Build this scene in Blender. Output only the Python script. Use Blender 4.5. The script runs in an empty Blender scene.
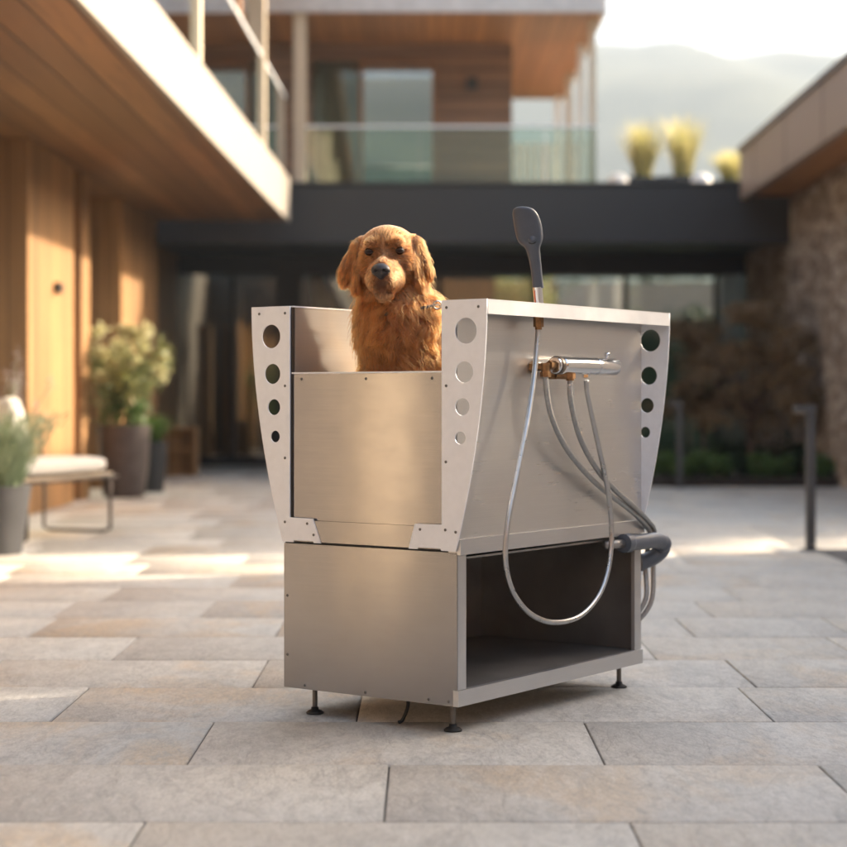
HAZE = True; AROT = 0.25; WALL_H = 2.8; N_HAIR = 110000
import bpy, bmesh, math, random
import numpy as np
from mathutils import Vector, Matrix, Euler
R = math.radians
PI = math.pi
rnd = random.Random(7)
sc = bpy.context.scene
col = sc.collection

# ------------------------------------------------------------------ camera (metres; X right, Y away, Z up)
F = 1845.0 / 847.0            # focal length in picture widths
EYE = 0.963
cam_d = bpy.data.cameras.new("camera")
cam = bpy.data.objects.new("camera", cam_d)
col.objects.link(cam)
cam.location = (0, 0, EYE)
cam.rotation_euler = (R(90), 0, 0)
cam_d.sensor_width = 36
cam_d.lens = 36 * F
cam_d.shift_y = -25.5 / 847
cam_d.clip_start = 0.05
cam_d.clip_end = 6000
cam_d.dof.use_dof = True
cam_d.dof.focus_distance = 5.45
cam_d.dof.aperture_fstop = 2.0
sc.camera = cam


def px(x, y, Y):
    """world point seen at photo pixel x, y at distance Y"""
    return Vector(((x - 423.5) / 1845 * Y, Y, EYE - (y - 398) / 1845 * Y))


def pxz(x, Y, z):
    return Vector(((x - 423.5) / 1845 * Y, Y, z))


# ------------------------------------------------------------------ object helpers
def tag(o, label=None, cat=None, group=None, kind=None):
    if label: o["label"] = label
    if cat: o["category"] = cat
    if group: o["group"] = group
    if kind: o["kind"] = kind
    return o


def empty(name, loc=(0, 0, 0), rz=0.0, **kw):
    o = bpy.data.objects.new(name, None)
    o.empty_display_size = 0.1
    o.location = loc
    o.rotation_euler = (0, 0, rz)
    col.objects.link(o)
    return tag(o, **kw)


def link(name, me, mat, parent=None, smooth=False, **kw):
    o = bpy.data.objects.new(name, me)
    col.objects.link(o)
    if mat is not None:
        for m in (mat if isinstance(mat, (list, tuple)) else [mat]):
            me.materials.append(m)
    if parent: o.parent = parent
    if smooth:
        me.polygons.foreach_set("use_smooth", [True] * len(me.polygons))
    return tag(o, **kw)


def obj(name, bm, mat, parent=None, smooth=False, bevel=0.0, seg=2, auto=None, **kw):
    if bevel > 0:
        es = [e for e in bm.edges if len(e.link_faces) == 2 and e.calc_face_angle(0) > 0.5]
        if es:
            bmesh.ops.bevel(bm, geom=es, offset=bevel, segments=seg, affect='EDGES', profile=0.6, clamp_overlap=True)
    me = bpy.data.meshes.new(name)
    bm.normal_update()
    bm.to_mesh(me)
    bm.free()
    o = link(name, me, mat, parent, smooth, **kw)
    if auto is not None:
        me.polygons.foreach_set("use_smooth", [True] * len(me.polygons))
        me.set_sharp_from_angle(angle=R(auto))
    return o


def BM():
    return bmesh.new()


def box(bm, x0, x1, y0, y1, z0, z1, M=None):
    vs = [bm.verts.new(c) for c in
          ((x0, y0, z0), (x1, y0, z0), (x1, y1, z0), (x0, y1, z0), (x0, y0, z1), (x1, y0, z1), (x1, y1, z1), (x0, y1, z1))]
    if M is not None:
        for v in vs: v.co = M @ v.co
    for f in ((3, 2, 1, 0), (4, 5, 6, 7), (0, 1, 5, 4), (1, 2, 6, 5), (2, 3, 7, 6), (3, 0, 4, 7)):
        bm.faces.new([vs[i] for i in f])
    return bm


def hexa(bm, lo, hi):
    """box from four bottom and four top points"""
    vs = [bm.verts.new(c) for c in list(lo) + list(hi)]
    for f in ((3, 2, 1, 0), (4, 5, 6, 7), (0, 1, 5, 4), (1, 2, 6, 5), (2, 3, 7, 6), (3, 0, 4, 7)):
        bm.faces.new([vs[i] for i in f])
    return bm


def smooth_path(pts, n=12):
    """Catmull-Rom through pts"""
    P = [Vector(p) for p in pts]
    P = [P[0] * 2 - P[1]] + P + [P[-1] * 2 - P[-2]]
    out = []
    for i in range(1, len(P) - 2):
        for k in range(n):
            t = k / n
            a, b, c, d = P[i - 1], P[i], P[i + 1], P[i + 2]
            out.append(0.5 * ((2 * b) + (c - a) * t + (2 * a - 5 * b + 4 * c - d) * t * t + (3 * b - a - 3 * c + d) * t ** 3))
    out.append(P[-2])
    return out


def resample(pts, step):
    out = [pts[0].copy()]
    acc = 0.0
    for a, b in zip(pts, pts[1:]):
        L = (b - a).length
        if L < 1e-9: continue
        t = step - acc
        while t <= L:
            out.append(a.lerp(b, t / L))
            t += step
        acc = L - (t - step)
    if (out[-1] - pts[-1]).length > step * 0.3: out.append(pts[-1].copy())
    return out


def tube(bm, pts, r, seg=10, cap=True, rf=None):
    pts = [Vector(p) for p in pts]
    n = len(pts)
    T = []
    for i in range(n):
        a = pts[max(i - 1, 0)]; b = pts[min(i + 1, n - 1)]
        t = (b - a)
        T.append(t.normalized() if t.length > 1e-9 else Vector((0, 0, 1)))
    up = Vector((0, 0, 1)) if abs(T[0].z) < 0.9 else Vector((1, 0, 0))
    N = (up - T[0] * up.dot(T[0])).normalized()
    rings = []
    for i in range(n):
        N = (N - T[i] * N.dot(T[i]))
        N = N.normalized() if N.length > 1e-6 else T[i].orthogonal().normalized()
        B = T[i].cross(N)
        rr = rf(i, i / max(n - 1, 1)) if rf else r
        rings.append([bm.verts.new(pts[i] + (N * math.cos(2 * PI * k / seg) + B * math.sin(2 * PI * k / seg)) * rr) for k in range(seg)])
    for a, b in zip(rings, rings[1:]):
        for k in range(seg):
            bm.faces.new((a[k], a[(k + 1) % seg], b[(k + 1) % seg], b[k]))
    if cap:
        bm.faces.new(list(reversed(rings[0])))
        bm.faces.new(rings[-1])
    return bm


def lathe(bm, prof, seg=32, M=None, cap=True):
    rings = []
    for r, z in prof:
        ring = []
        for k in range(seg):
            a = 2 * PI * k / seg
            c = Vector((r * math.cos(a), r * math.sin(a), z))
            ring.append(bm.verts.new(M @ c if M is not None else c))
        rings.append(ring)
    for a, b in zip(rings, rings[1:]):
        for k in range(seg):
            bm.faces.new((a[k], a[(k + 1) % seg], b[(k + 1) % seg], b[k]))
    if cap:
        bm.faces.new(list(reversed(rings[0])))
        bm.faces.new(rings[-1])
    return bm


def rod(bm, a, b, r, seg=10):
    return tube(bm, [a, b], r, seg)


def fast_mesh(name, V, Fc):
    """mesh from numpy verts and equal-length faces"""
    me = bpy.data.meshes.new(name)
    V = np.asarray(V, np.float32); Fc = np.asarray(Fc, np.int32)
    k = Fc.shape[1]
    me.vertices.add(len(V)); me.vertices.foreach_set("co", V.ravel())
    me.loops.add(Fc.size); me.loops.foreach_set("vertex_index", Fc.ravel())
    me.polygons.add(len(Fc))
    me.polygons.foreach_set("loop_start", np.arange(0, Fc.size, k, dtype=np.int32))
    me.update(calc_edges=True)
    me.validate()
    return me


def plate(name, outline, holes, t, mat, parent, M, bevel=0.0):
    """flat sheet with round holes, outline in its own x, y; thickness t; M places it"""
    cu = bpy.data.curves.new(name + "_c", 'CURVE')
    cu.dimensions = '2D'; cu.fill_mode = 'BOTH'; cu.extrude = t / 2; cu.bevel_depth = bevel; cu.bevel_resolution = 1
    s = cu.splines.new('POLY'); s.points.add(len(outline) - 1)
    for p, q in zip(s.points, outline): p.co = (q[0], q[1], 0, 1)
    s.use_cyclic_u = True
    for (hx, hy, hr) in holes:
        n = 40 if hr > 0.01 else 12
        s = cu.splines.new('POLY'); s.points.add(n - 1)
        for i, p in enumerate(s.points):
            a = -2 * PI * i / n
            p.co = (hx + hr * math.cos(a), hy + hr * math.sin(a), 0, 1)
        s.use_cyclic_u = True
    tmp = bpy.data.objects.new("tmp", cu); col.objects.link(tmp)
    dg = bpy.context.evaluated_depsgraph_get()
    me = bpy.data.meshes.new_from_object(tmp.evaluated_get(dg))
    bpy.data.objects.remove(tmp); bpy.data.curves.remove(cu)
    me.name = name
    me.materials.clear()
    me.transform(M)
    return link(name, me, mat, parent)


# ------------------------------------------------------------------ node helpers
class NT:
    def __init__(s, name):
        s.m = bpy.data.materials.new(name); s.m.use_nodes = True
        s.t = s.m.node_tree; s.b = s.t.nodes["Principled BSDF"]
        s.co = None

    def n(s, typ, **kw):
        nd = s.t.nodes.new(typ)
        for k, v in kw.items():
            if hasattr(nd, k): setattr(nd, k, v)
        return nd

    def l(s, a, b): s.t.links.new(a, b)

    def obj(s):
        if s.co is None: s.co = s.n("ShaderNodeTexCoord")
        return s.co.outputs["Object"]

    def map(s, scale, src=None, loc=(0, 0, 0)):
        mp = s.n("ShaderNodeMapping"); mp.inputs["Scale"].default_value = scale; mp.inputs["Location"].default_value = loc
        s.l(src or s.obj(), mp.inputs["Vector"]); return mp.outputs[0]

    def noise(s, scale, detail=4, rough=.55, vec=None, out="Fac", dist=0.0, dims='3D'):
        nd = s.n("ShaderNodeTexNoise"); nd.noise_dimensions = dims
        nd.inputs["Scale"].default_value = scale; nd.inputs["Detail"].default_value = detail
        nd.inputs["Roughness"].default_value = rough; nd.inputs["Distortion"].default_value = dist
        s.l(vec if vec is not None else s.obj(), nd.inputs["Vector"]); return nd.outputs[out]

    def ramp(s, fac, stops, interp='LINEAR'):
        r = s.n("ShaderNodeValToRGB"); cr = r.color_ramp; cr.interpolation = interp
        while len(cr.elements) < len(stops): cr.elements.new(0.5)
        for e, (p, c) in zip(cr.elements, stops):
            e.position = p; e.color = (c, c, c, 1) if isinstance(c, (int, float)) else (*c, 1)
        s.l(fac, r.inputs[0]); return r.outputs[0]

    def mix(s, fac, a, b, mode='MIX'):
        m = s.n("ShaderNodeMix", data_type='RGBA', blend_type=mode)
        for sock, v in ((m.inputs[0], fac), (m.inputs[6], a), (m.inputs[7], b)):
            if isinstance(v, (int, float)): sock.default_value = v
            elif isinstance(v, tuple): sock.default_value = (*v, 1)
            else: s.l(v, sock)
        return m.outputs[2]

    def math(s, op, a, b=None, c=None):
        m = s.n("ShaderNodeMath", operation=op)
        for i, v in enumerate((a, b, c)):
            if v is None: continue
            if isinstance(v, (int, float)): m.inputs[i].default_value = v
            else: s.l(v, m.inputs[i])
        return m.outputs[0]

    def set(s, **kw):
        for k, v in kw.items():
            k = k.replace("_", " ")
            sock = s.b.inputs[k]
            if isinstance(v, (int, float)): sock.default_value = v
            elif isinstance(v, tuple): sock.default_value = (*v, 1) if len(v) == 3 and sock.type == 'RGBA' else v
            else: s.l(v, sock)
        return s

    def bump(s, h, strength=.3, dist=.01):
        b = s.n("ShaderNodeBump"); b.inputs["Strength"].default_value = strength; b.inputs["Distance"].default_value = dist
        s.l(h, b.inputs["Height"]); s.l(b.outputs[0], s.b.inputs["Normal"]); return s


def plain(name, c, rough=.5, metal=0.0, var=.12, scale=8, bump=0.0, **kw):
    t = NT(name)
    n = t.noise(scale, 4)
    lo = tuple(x * (1 - var) for x in c); hi = tuple(min(1, x * (1 + var)) for x in c)
    t.set(Base_Color=t.ramp(n, [(.3, lo), (.7, hi)]), Roughness=t.ramp(n, [(.2, max(0, rough - .06)), (.8, min(1, rough + .06))]), Metallic=metal)
    if bump: t.bump(t.noise(scale * 12, 3), bump, .004)
    if kw: t.set(**kw)
    return t.m


def steel(name, c=(.62, .60, .57), rough=.30, aniso=.7, brush='h', metal=.84, arot=0.0):
    t = NT(name)
    # fine brushing marks: streaks long in the horizontal direction
    v = t.map((3, 3, 900)) if brush == 'h' else t.map((900, 900, 3))
    st = t.noise(1.0, 3, .6, v)
    big = t.noise(2.2, 3, .5)
    smear = t.noise(7.0, 4, .6, t.map((1, 1, 2.5)))
    r = t.math('ADD', t.math('MULTIPLY', st, .10), t.math('ADD', t.math('MULTIPLY', big, .10), rough - .165))
    r = t.math('ADD', r, t.math('MULTIPLY', smear, .12))
    cc = t.mix(t.ramp(st, [(.3, 0), (.7, 1)]), tuple(x * .94 for x in c), tuple(min(1, x * 1.04) for x in c))
    cc = t.mix(t.ramp(smear, [(.45, 0), (.75, .25)]), cc, tuple(x * .88 for x in c))
    t.set(Base_Color=cc, Metallic=metal, Roughness=r, Anisotropic=aniso)
    t.b.inputs["Anisotropic Rotation"].default_value = arot
    tg = t.n("ShaderNodeTangent", direction_type='RADIAL', axis='Z')
    t.l(tg.outputs[0], t.b.inputs["Tangent"])
    t.bump(t.noise(2.5, 2), .35, .006)
    return t.m


def wood(name, c, plank=.12, across='x', along='z', rough=.55, var=.25, gap=.035):
    t = NT(name)
    sp = t.n("ShaderNodeSeparateXYZ"); t.l(t.obj(), sp.inputs[0])
    ax = {'x': 0, 'y': 1, 'z': 2}
    a = t.math('DIVIDE', sp.outputs[ax[across]], plank)
    if across == 'x' and along == 'z':   # walls may face either way
        a = t.math('DIVIDE', t.math('ADD', sp.outputs[0], sp.outputs[1]), plank)
    idx = t.math('FLOOR', a)
    fr = t.math('FRACT', a)
    wn = t.n("ShaderNodeTexWhiteNoise", noise_dimensions='1D'); t.l(idx, wn.inputs["W"])
    sc_ = [26, 26, 26]; sc_[ax[along]] = 1.1
    off = t.n("ShaderNodeVectorMath", operation='ADD')
    t.l(t.obj(), off.inputs[0]); t.l(wn.outputs["Color"], off.inputs[1])
    off2 = t.n("ShaderNodeVectorMath", operation='MULTIPLY_ADD')
    t.l(wn.outputs["Color"], off2.inputs[0]); off2.inputs[1].default_value = (9, 9, 9); t.l(t.obj(), off2.inputs[2])
    v = t.map(tuple(sc_), off2.outputs[0])
    g = t.noise(1.0, 5, .6, v, dist=.6)
    g2 = t.noise(.35, 3, .6, v, dist=1.2)
    dark = tuple(x * (1 - var) * .72 for x in c); lite = tuple(min(1, x * (1 + var * .6)) for x in c)
    cc = t.ramp(g, [(.25, dark), (.5, c), (.78, lite)])
    cc = t.mix(t.ramp(g2, [(.4, 0), (.7, .45)]), cc, tuple(x * .6 for x in c))
    cc = t.mix(t.math('MULTIPLY', wn.outputs["Value"], .85), cc, tuple(x * (1 - var) * .75 for x in c))
    edge = t.math('MINIMUM', fr, t.math('SUBTRACT', 1.0, fr))
    ln = t.ramp(t.math('DIVIDE', edge, gap), [(.35, 0), (1, 1)])
    cc = t.mix(ln, tuple(x * .12 for x in c), cc)
    t.set(Base_Color=cc, Roughness=rough)
    t.bump(t.math('ADD', t.math('MULTIPLY', ln, 1.0), t.math('MULTIPLY', g, .12)), .6, .006)
    return t.m


def glass(name, tint=(.9, .95, .93), rough=.0, k=(1.7, .03)):
    """thin architectural glass: clear with a Fresnel reflection"""
    m = bpy.data.materials.new(name); m.use_nodes = True
    nt = m.node_tree; nt.nodes.clear()
    o = nt.nodes.new("ShaderNodeOutputMaterial"); mx = nt.nodes.new("ShaderNodeMixShader")
    tr = nt.nodes.new("ShaderNodeBsdfTransparent"); tr.inputs[0].default_value = (*tint, 1)
    gl = nt.nodes.new("ShaderNodeBsdfGlossy"); gl.inputs["Roughness"].default_value = rough
    fr = nt.nodes.new("ShaderNodeFresnel"); fr.inputs[0].default_value = 1.52
    ma = nt.nodes.new("ShaderNodeMath"); ma.operation = 'MULTIPLY_ADD'; ma.inputs[1].default_value = k[0]; ma.inputs[2].default_value = k[1]; ma.use_clamp = True
    nt.links.new(fr.outputs[0], ma.inputs[0]); nt.links.new(ma.outputs[0], mx.inputs[0])
    nt.links.new(tr.outputs[0], mx.inputs[1]); nt.links.new(gl.outputs[0], mx.inputs[2]); nt.links.new(mx.outputs[0], o.inputs[0])
    return m


def leaf_mat(name, c1, c2, rough=.5, trans=.25):
    t = NT(name)
    n = t.noise(14, 3)
    n2 = t.noise(2.3, 3)
    cc = t.mix(t.ramp(n, [(.35, 0), (.65, 1)]), c1, c2)
    cc = t.mix(t.ramp(n2, [(.35, 0), (.65, .5)]), cc, tuple(x * .55 for x in c1))
    t.set(Base_Color=cc, Roughness=rough, Subsurface_Weight=0.0)
    tl = t.n("ShaderNodeBsdfTranslucent"); t.l(cc, tl.inputs[0])
    mx = t.n("ShaderNodeMixShader"); mx.inputs[0].default_value = trans
    out = [x for x in t.t.nodes if x.type == 'OUTPUT_MATERIAL'][0]
    t.l(t.b.outputs[0], mx.inputs[1]); t.l(tl.outputs[0], mx.inputs[2]); t.l(mx.outputs[0], out.inputs[0])
    return t.m


def leaves(name, pts, size, mat, parent=None, seed=1, aspect=.5, droop=.3, dirs=None, fold=.25, **kw):
    """leaf-shaped six-sided blades at the given points"""
    rg = np.random.default_rng(seed)
    pts = np.asarray(pts, float); n = len(pts)
    d = rg.normal(size=(n, 3)) if dirs is None else np.asarray(dirs, float) + rg.normal(size=(n, 3)) * .35
    d[:, 2] -= droop if dirs is None else 0
    d /= np.linalg.norm(d, axis=1)[:, None]
    r = rg.normal(size=(n, 3)); s = np.cross(d, r); s /= np.linalg.norm(s, axis=1)[:, None]
    nrm = np.cross(s, d)
    L = size * rg.uniform(.6, 1.3, n)[:, None]
    prof = [(0, 0, 0), (.35, .5, 1), (.7, .38, .8), (1, 0, 0), (.7, -.38, .8), (.35, -.5, 1)]
    V = np.stack([pts + d * L * a + s * L * aspect * b + nrm * L * aspect * fold * c for a, b, c in prof], 1).reshape(-1, 3)
    base = np.arange(n)[:, None] * 6
    Fc = np.concatenate([base + np.array([0, 1, 2, 3]), base + np.array([0, 3, 4, 5])])
    me = fast_mesh(name, V, Fc)
    return link(name, me, mat, parent, **kw)

# ------------------------------------------------------------------ light, sky
SUN_AZ = R(25.0)       # measured from +X towards +Y
SUN_EL = R(25.0)
sd = Vector((math.cos(SUN_AZ) * math.cos(SUN_EL), math.sin(SUN_AZ) * math.cos(SUN_EL), math.sin(SUN_EL)))
sl = bpy.data.lights.new("sun", 'SUN'); so = bpy.data.objects.new("sun", sl); col.objects.link(so)
sl.energy = 4.0; sl.angle = R(2.0); sl.color = (1.0, .84, .65)
so.rotation_euler = sd.to_track_quat('Z', 'Y').to_euler()
so.location = (8, 4, 9)
w = bpy.data.worlds.new("World"); sc.world = w; w.use_nodes = True
nt = w.node_tree; bg = nt.nodes["Background"]
sk = nt.nodes.new("ShaderNodeTexSky"); sk.sky_type = 'NISHITA'; sk.sun_disc = False
sk.sun_elevation = SUN_EL; sk.sun_rotation = R(90) - SUN_AZ
sk.dust_density = 4.0; sk.air_density = 1.0; sk.ozone_density = .6
hs = nt.nodes.new("ShaderNodeMix"); hs.data_type = 'RGBA'; hs.blend_type = 'MULTIPLY'; hs.inputs[0].default_value = 1.0
hs.inputs[7].default_value = (1.03, .96, .875, 1)
nt.links.new(sk.outputs[0], hs.inputs[6]); nt.links.new(hs.outputs[2], bg.inputs[0])
bg.inputs[1].default_value = .15
vs = sc.view_settings
vs.view_transform = 'Standard'; vs.look = 'None'; vs.gamma = 1.0; vs.use_curve_mapping = False
vs.exposure = 2.48

# ------------------------------------------------------------------ materials
M = {}
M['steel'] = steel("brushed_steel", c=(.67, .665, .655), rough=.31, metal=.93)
M['ledge'] = plain("satin_ledge_sheet", (.60, .60, .605), .45, .3, var=.03, scale=30)
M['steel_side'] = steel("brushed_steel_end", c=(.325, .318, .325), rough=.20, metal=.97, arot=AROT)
M['steel_in'] = steel("inner_steel", c=(.52, .50, .47), rough=.42, aniso=.3)
M['bracket'] = plain("satin_light_grey_sheet", (.80, .81, .83), .42, .15, var=.03, scale=40, bump=.03)
M['steel_trim'] = steel("trim_steel", c=(.62, .615, .61), rough=.36)
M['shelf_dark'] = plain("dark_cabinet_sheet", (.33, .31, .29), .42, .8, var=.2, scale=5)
M['chrome'] = plain("chrome", (.78, .78, .78), .09, 1.0, var=.03)
M['hose'] = plain("hose_steel", (.50, .50, .50), .30, 1.0, var=.08, scale=30)
M['hose_grey'] = plain("braided_grey_hose", (.36, .36, .35), .38, .7, var=.12, scale=90)
M['brass'] = plain("aged_brass", (.30, .17, .08), .42, .9, var=.35, scale=60)
M['rubber'] = plain("black_rubber", (.012, .012, .012), .6)
M['screw'] = plain("screw_dark", (.16, .15, .14), .45, .8)
M['grey_plastic'] = plain("grey_plastic", (.070, .078, .095), .45, 0, var=.1, scale=25, bump=.04)
M['pipe_grey'] = plain("pipe_grey", (.095, .107, .128), .38, 0, var=.1, scale=20)
M['red'] = plain("red_mark", (.55, .12, .05), .4)
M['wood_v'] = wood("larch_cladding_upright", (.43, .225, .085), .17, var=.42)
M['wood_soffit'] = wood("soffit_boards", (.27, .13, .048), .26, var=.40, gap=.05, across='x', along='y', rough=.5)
M['wood_h'] = wood("siding_boards_level", (.27, .15, .088), .2, var=.35, gap=.05, across='z', along='x')
M['wood_soffit2'] = wood("eave_boards", (.52, .24, .09), .16, across='x', along='y', rough=.5)
M['post'] = wood("brightened_timber", (.82, .68, .50), .3, rough=.6, gap=.001)  # paled so balcony posts facing away from the sun look sunlit
M['post_dark'] = wood("brown_timber_post", (.30, .14, .06), .3, rough=.6, gap=.001)
M['render'] = plain("cream_render", (.28, .25, .21), .85, var=.04, scale=3, bump=.05)
M['beam'] = plain("charcoal_beam", (.026, .026, .027), .55, var=.12, scale=2)
M['dark_frame'] = plain("dark_window_frame", (.025, .024, .023), .45)
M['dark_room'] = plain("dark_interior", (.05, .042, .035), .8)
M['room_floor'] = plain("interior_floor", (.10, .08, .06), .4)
M['brown_fascia'] = plain("brown_metal_fascia", (.30, .235, .185), .5, .1, var=.06, scale=2)
M['roof_metal'] = plain("roof_edge_metal", (.20, .20, .20), .45, .5)
M['white_fascia'] = plain("pale_metal_fascia", (.55, .52, .50), .5)
M['glass'] = glass("clear_glass")
M['bal_glass'] = glass("balustrade_glass", (.80, .89, .86), .02)
M['pot'] = plain("dark_clay_pot", (.095, .075, .065), .7, var=.25, scale=9, bump=.15)
M['pot_black'] = plain("black_planter", (.03, .03, .03), .6)
M['metal_dark'] = plain("bronze_tube", (.11, .088, .07), .4, .6)
M['lamp_metal'] = plain("grey_lamp_metal", (.085, .085, .088), .45, .4)
M['cushion'] = plain("cream_cushion", (.68, .63, .56), .9, var=.05, scale=20, bump=.2)
M['curtain'] = plain("linen_curtain", (.50, .44, .36), .9, var=.08)
M['leather'] = plain("collar_leather", (.05, .025, .015), .5)
M['bark'] = plain("bark", (.13, .085, .06), .85, var=.3, scale=20, bump=.5)
M['soil'] = plain("soil", (.035, .026, .02), .95, var=.4, scale=20, bump=.5)
M['taupe'] = plain('taupe_plaster', (.17, .15, .135), .85, var=.08, scale=2)
M['white_wall'] = plain('white_garden_wall', (.36, .27, .215), .8)
M['pale_render'] = plain('pale_render', (.74, .71, .65), .85, var=.04, scale=3)  # kept pale so the added walls bounce light back
M['dark_wood'] = wood('smoked_oak_boards', (.035, .018, .008), .3)
M['mid_wood'] = wood('walnut_screen', (.17, .085, .035), .3)
M['hedge'] = plain('hedge_core', (.02, .035, .012), .9)
M['mirror_pane'] = glass('coated_glass', (.45, .52, .52), .01, k=(3.0, .35))
M['white_paint'] = plain("white_slat_paint", (.72, .70, .66), .6)

# stone wall: stacked irregular stones
t = NT("stacked_stone")
vv = t.map((1, 1, 2.6))
vo = t.n("ShaderNodeTexVoronoi", feature='F1'); vo.inputs["Scale"].default_value = 3.2; t.l(vv, vo.inputs["Vector"])
vd = t.n("ShaderNodeTexVoronoi", feature='DISTANCE_TO_EDGE'); vd.inputs["Scale"].default_value = 3.2; t.l(vv, vd.inputs["Vector"])
bw = t.n("ShaderNodeRGBToBW"); t.l(vo.outputs["Color"], bw.inputs[0])
cc = t.ramp(bw.outputs[0], [(.2, (.24, .19, .145)), (.5, (.40, .33, .255)), (.8, (.55, .48, .39))])
cc = t.mix(t.math('MULTIPLY', t.noise(9, 5), .6), cc, (.24, .17, .12))
mort = t.ramp(vd.outputs["Distance"], [(.01, 0), (.06, 1)])
cc = t.mix(mort, (.10, .08, .065), cc)
t.set(Base_Color=cc, Roughness=.9); t.bump(t.math('ADD', mort, t.math('MULTIPLY', t.noise(12, 5), .5)), .9, .04)
M['stone_wall'] = t.m

# riven quartzite slabs: each slab has its own tint and its own veining
t = NT("quartzite_slabs")
at = t.n("ShaderNodeAttribute", attribute_name="slab"); 
sepa = t.n("ShaderNodeSeparateXYZ"); t.l(at.outputs["Vector"], sepa.inputs[0])
vm = t.n("ShaderNodeVectorMath", operation='MULTIPLY_ADD'); t.l(at.outputs["Vector"], vm.inputs[0]); vm.inputs[1].default_value = (37, 53, 71); t.l(t.obj(), vm.inputs[2])
v = vm.outputs[0]
def mp(scale, rz, l=(0, 0, 0)):
    m_ = t.n("ShaderNodeMapping"); m_.inputs["Scale"].default_value = scale; m_.inputs["Rotation"].default_value = (0, 0, rz); m_.inputs["Location"].default_value = l
    t.l(v, m_.inputs["Vector"]); return m_.outputs[0]
cloud = t.noise(2.2, 6, .62, mp((1.3, .8, 1), .6), dist=.5)
fine = t.noise(15, 10, .74, mp((2.2, .8, 1), .65), dist=.5)
grit = t.noise(260, 3, .7, v)
vein = t.noise(3.2, 8, .66, mp((1.9, .7, 1), .75), dist=.9)
rust = t.noise(1.5, 6, .6, mp((1.4, .8, 1), .4, (5, 3, 0)), dist=.7)
base = t.ramp(cloud, [(.25, (.41, .395, .36)), (.45, (.49, .468, .42)), (.58, (.55, .52, .46)), (.78, (.62, .58, .50))])
base = t.mix(t.math('MULTIPLY', sepa.outputs[0], .20), base, (.38, .385, .38))
base = t.mix(t.ramp(sepa.outputs[1], [(.45, 0), (1, .35)]), base, (.47, .425, .36))
rmask = t.math('MULTIPLY', t.ramp(rust, [(.49, 0), (.62, .9)]), t.ramp(sepa.outputs[2], [(.30, .05), (.8, .95)]))
base = t.mix(rmask, base, (.54, .42, .285))
base = t.mix(t.ramp(vein, [(.43, .0), (.487, .25), (.50, .0)]), base, (.22, .205, .195))
base = t.mix(t.ramp(vein, [(.55, .0), (.61, .35), (.66, .0)]), base, (.60, .57, .52))
base = t.mix(t.ramp(fine, [(.36, .6), (.50, 0)]), base, (.31, .295, .265))
base = t.mix(t.ramp(fine, [(.53, 0), (.66, .5)]), base, (.63, .60, .55))
fine2 = t.noise(48, 8, .75, mp((2.6, .8, 1), .65), dist=.3)
base = t.mix(t.ramp(fine2, [(.38, .38), (.50, 0)]), base, (.30, .285, .255))
base = t.mix(t.ramp(fine2, [(.53, 0), (.66, .28)]), base, (.68, .65, .59))
base = t.mix(t.ramp(grit, [(.35, .18), (.5, 0)]), base, (.25, .24, .22))
t.set(Base_Color=base, Roughness=t.ramp(fine, [(.3, .50), (.7, .74)]))
hh = t.math('ADD', t.math('MULTIPLY', t.noise(7, 9, .66, mp((1.5, .9, 1), .6), dist=.5), 1.0), t.math('ADD', t.math('MULTIPLY', fine, .5), t.math('MULTIPLY', fine2, .18)))
hh = t.math('ADD', hh, t.math('MULTIPLY', grit, .08))
hh = t.math('ADD', hh, t.math('MULTIPLY', t.ramp(vein, [(.46, 0), (.475, 1)]), .12))
t.bump(hh, .75, .010)
M['slab'] = t.m
M['joint'] = plain("dark_joint", (.12, .105, .09), .95, var=.3, scale=30)
t = NT("gravel_ground"); g = t.n("ShaderNodeTexVoronoi"); g.inputs["Scale"].default_value = 45; t.l(t.obj(), g.inputs["Vector"])
t.set(Base_Color=t.mix(.5, g.outputs["Color"], (.10, .10, .10)), Roughness=.9)
bw = t.n("ShaderNodeRGBToBW"); t.l(g.outputs["Color"], bw.inputs[0]); t.set(Base_Color=t.ramp(bw.outputs[0], [(.2, (.06, .058, .055)), (.8, (.24, .23, .22))]))
t.bump(g.outputs["Distance"], 1, .02)
M['gravel'] = t.m
t = NT("wooded_hillside"); n = t.noise(.012, 8, .65)
t.set(Base_Color=t.ramp(n, [(.38, (.03, .045, .028)), (.52, (.055, .07, .045)), (.66, (.10, .11, .07))]), Roughness=.95)
M['hill'] = t.m
M['field'] = plain("meadow", (.09, .10, .045), .95, var=.3, scale=.4)
M['lf_maple'] = leaf_mat("maple_leaf", (.22, .145, .075), (.34, .23, .115))
M['lf_green'] = leaf_mat("green_leaf", (.07, .14, .03), (.14, .22, .06))
M['lf_dark'] = leaf_mat("dark_leaf", (.02, .04, .014), (.05, .075, .025))
M['lf_olive'] = leaf_mat("olive_leaf", (.19, .23, .08), (.34, .35, .13))
M['lf_yellow'] = leaf_mat("yellow_leaf", (.58, .55, .28), (.72, .68, .42), trans=.45)
M['lf_lav'] = leaf_mat("lavender_leaf", (.18, .24, .14), (.30, .36, .23))
M['lf_lav2'] = leaf_mat("lavender_flower", (.35, .30, .33), (.50, .45, .42))
M['straw'] = leaf_mat("ornamental_grass", (.42, .42, .15), (.66, .57, .28), trans=.55)

# ------------------------------------------------------------------ ground
bm = BM(); n = 24
box(bm, -1700, 2100, -1200, 1990, -.4, -.06)
obj('ground', bm, M['field'], kind='structure')
bm = BM(); box(bm, -7.0, 7.0, -9, 27.2, -.055, -.006)
obj('paving_bed', bm, M['joint'], kind='structure')

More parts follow.
